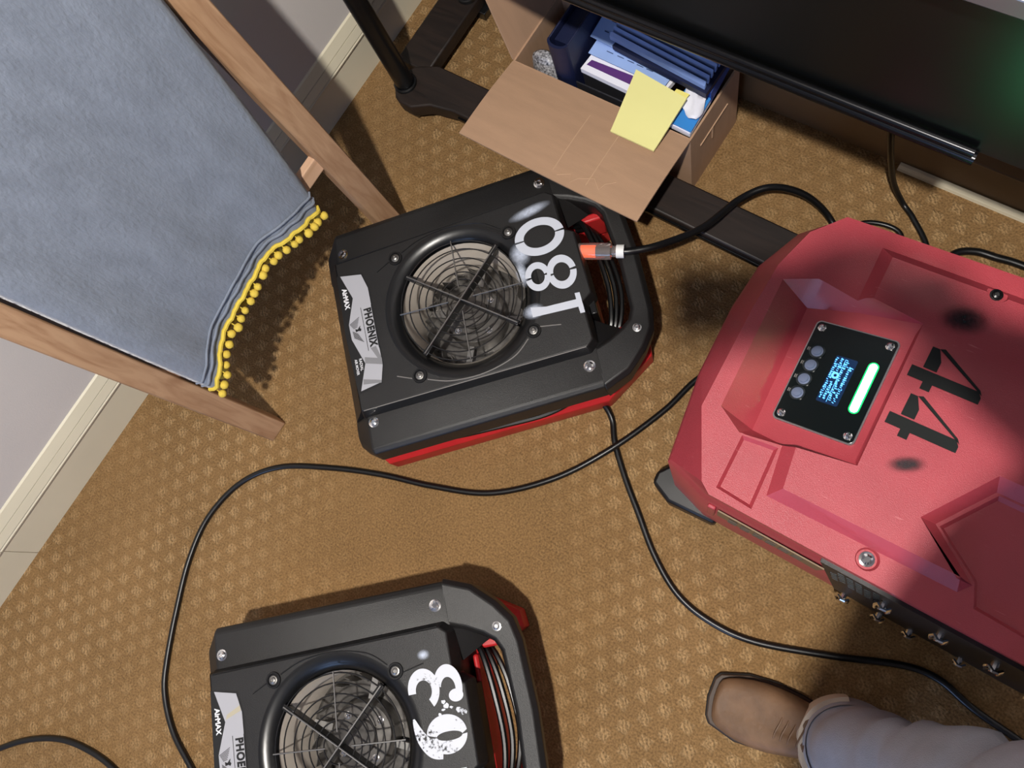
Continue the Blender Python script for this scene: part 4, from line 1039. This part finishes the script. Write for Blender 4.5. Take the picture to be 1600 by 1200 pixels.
    # head, neck and hands as one body mesh hidden under the clothes in between
    Bv = [(.26, -.125, 1.36), (.245, -.115, 1.455), (.232, -.11, 1.525), (.235, -.11, 1.60), (.245, -.11, 1.665),
          (.24, .035, 1.37), (.29, .13, 1.13), (.12, .055, 1.405), (.085, .045, 1.455), (.060, .032, 1.508), (.22, -.305, 1.37), (.36, -.36, 1.13), (.33, -.36, .91), (.325, -.36, .86), (.325, -.36, .81)]
    body = skinned('body', Bv, [(0, 1), (1, 2), (2, 3), (3, 4), (0, 5), (5, 6), (6, 7), (7, 8), (8, 9), (0, 10), (10, 11), (11, 12), (12, 13), (13, 14)],
            [(.06, .07), .058, (.070, .062), (.094, .082), (.080, .072), .05, .042, .033, .030, (.018, .038), .05, .042, .033, .030, (.018, .038)], 'skin')
    def fing(base, d, perp, lab):
        for i, (off, L) in enumerate(((-.027, .068), (-.009, .078), (.009, .074), (.027, .058))):
            b = Vector(base)+perp*off; pts = [b, b+d*L*.45, b+d*L*.75+Vector((-.008, 0, -.012)), b+d*L*.9+Vector((-.010, 0, -.028))]
            bm = BM(); tube(bm, [p-to for p in spline(pts, 4)], lambda f: .0085-.002*f, 8); obj('finger', bm, 'skin', body)
        b = Vector(base)-d*.045-perp*.034; pts = [b, b-perp*.025+d*.025, b-perp*.030+d*.055]
        bm = BM(); tube(bm, [p-to for p in spline(pts, 4)], lambda f: .011-.003*f, 8); obj('thumb', bm, 'skin', body)
    fing((.058, .030, 1.512), Vector((-.62, -.42, .35)).normalized(), Vector((-.5, .84, .1)), 'r')
    fing((.322, -.36, .81), Vector((-.15, .05, -.98)).normalized(), Vector((.95, 0, -.15)), 'l')
    bpy.context.view_layer.update(); ev = body.evaluated_get(bpy.context.evaluated_depsgraph_get())
    def face(y, z):   # point of the face surface in front of (y, z)
        ok, co, _, _ = ev.ray_cast(Vector((-.2, y, z))-to, Vector((1, 0, 0)))
        return co if ok else Vector((.16, y, z))-to
    # hair: a cap a little larger than the skull, open over the face
    bm = BM(); ball(bm, Vector((.252, -.11, 1.632))-to, .093, 28, 18, (1.06, .93, .98))
    bmesh.ops.bisect_plane(bm, geom=bm.verts[:]+bm.edges[:]+bm.faces[:], plane_co=Vector((.215, -.11, 1.645))-to, plane_no=Vector((-.80, 0, -.60)), clear_outer=True)
    o = obj('hair', bm, 'hair', t, smooth=180); md = o.modifiers.new('s', 'SOLIDIFY'); md.thickness = .012; md.offset = -1
    for s in (-1, 1):
        c = face(-.11+s*.030, 1.600)
        bm = BM(); ball(bm, c+Vector((.005, 0, 0)), .0115, 12, 8); e = obj('eye', bm, 'eye_white', body)
        bm = BM(); ball(bm, c+Vector((-.0035, 0, -.001)), .0055, 8, 6); obj('iris', bm, 'eye_dark', e)
        bm = BM(); tube(bm, [c+Vector((-.001+.004*abs(k), s*.002+k*.016, .018-.004*k*k)) for k in (-1, -.5, 0, .5, 1)], .003, 6); obj('eyebrow', bm, 'hair', body)
        bm = BM(); ball(bm, Vector((.252, -.11+s*.078, 1.595))-to, .028, 12, 8, (.7, .35, 1.1)); obj('ear', bm, 'skin', body)
    n0, n1 = face(-.11, 1.598), face(-.11, 1.562)
    bm = BM(); loft(bm, [[n0+Vector((.006, -.006, 0)), n0+Vector((.006, .006, 0)), n0+Vector((-.006, 0, .004))], [n1+Vector((.006, -.016, 0)), n1+Vector((.006, .016, 0)), n1+Vector((-.022, 0, .002))], [n1+Vector((.006, -.011, -.009)), n1+Vector((.006, .011, -.009)), n1+Vector((-.008, 0, -.008))]]); obj('nose', bm, 'skin', body, subd=1, smooth=180)
    bm = BM(); tube(bm, spline([face(-.11+d, 1.536)+Vector((.001, 0, 0)) for d in (-.024, -.012, 0, .012, .024)], 4), lambda f: .002+.004*sin(PI*f), 8); obj('mouth', bm, 'lip', body)
person()

# phone the photograph is taken with, held in both hands
def phone():
    R = SC.camera.matrix_world.to_3x3()
    t = thing('smartphone', 'black smartphone held in the right hand of the person', 'phone', Vector((0, 0, CAM_H))+R @ Vector((-.052, -.012, .011)))
    t.rotation_euler = R.to_euler()
    bm = BM(); box(bm, (0, 0, 0), (.150, .072, .008)); obj('body', bm, 'black_smooth', t, bevel=.003)
    bm = BM(); box(bm, (0, 0, .0043), (.142, .066, .001)); obj('screen', bm, 'panel_black', t, smooth=0)
phone()
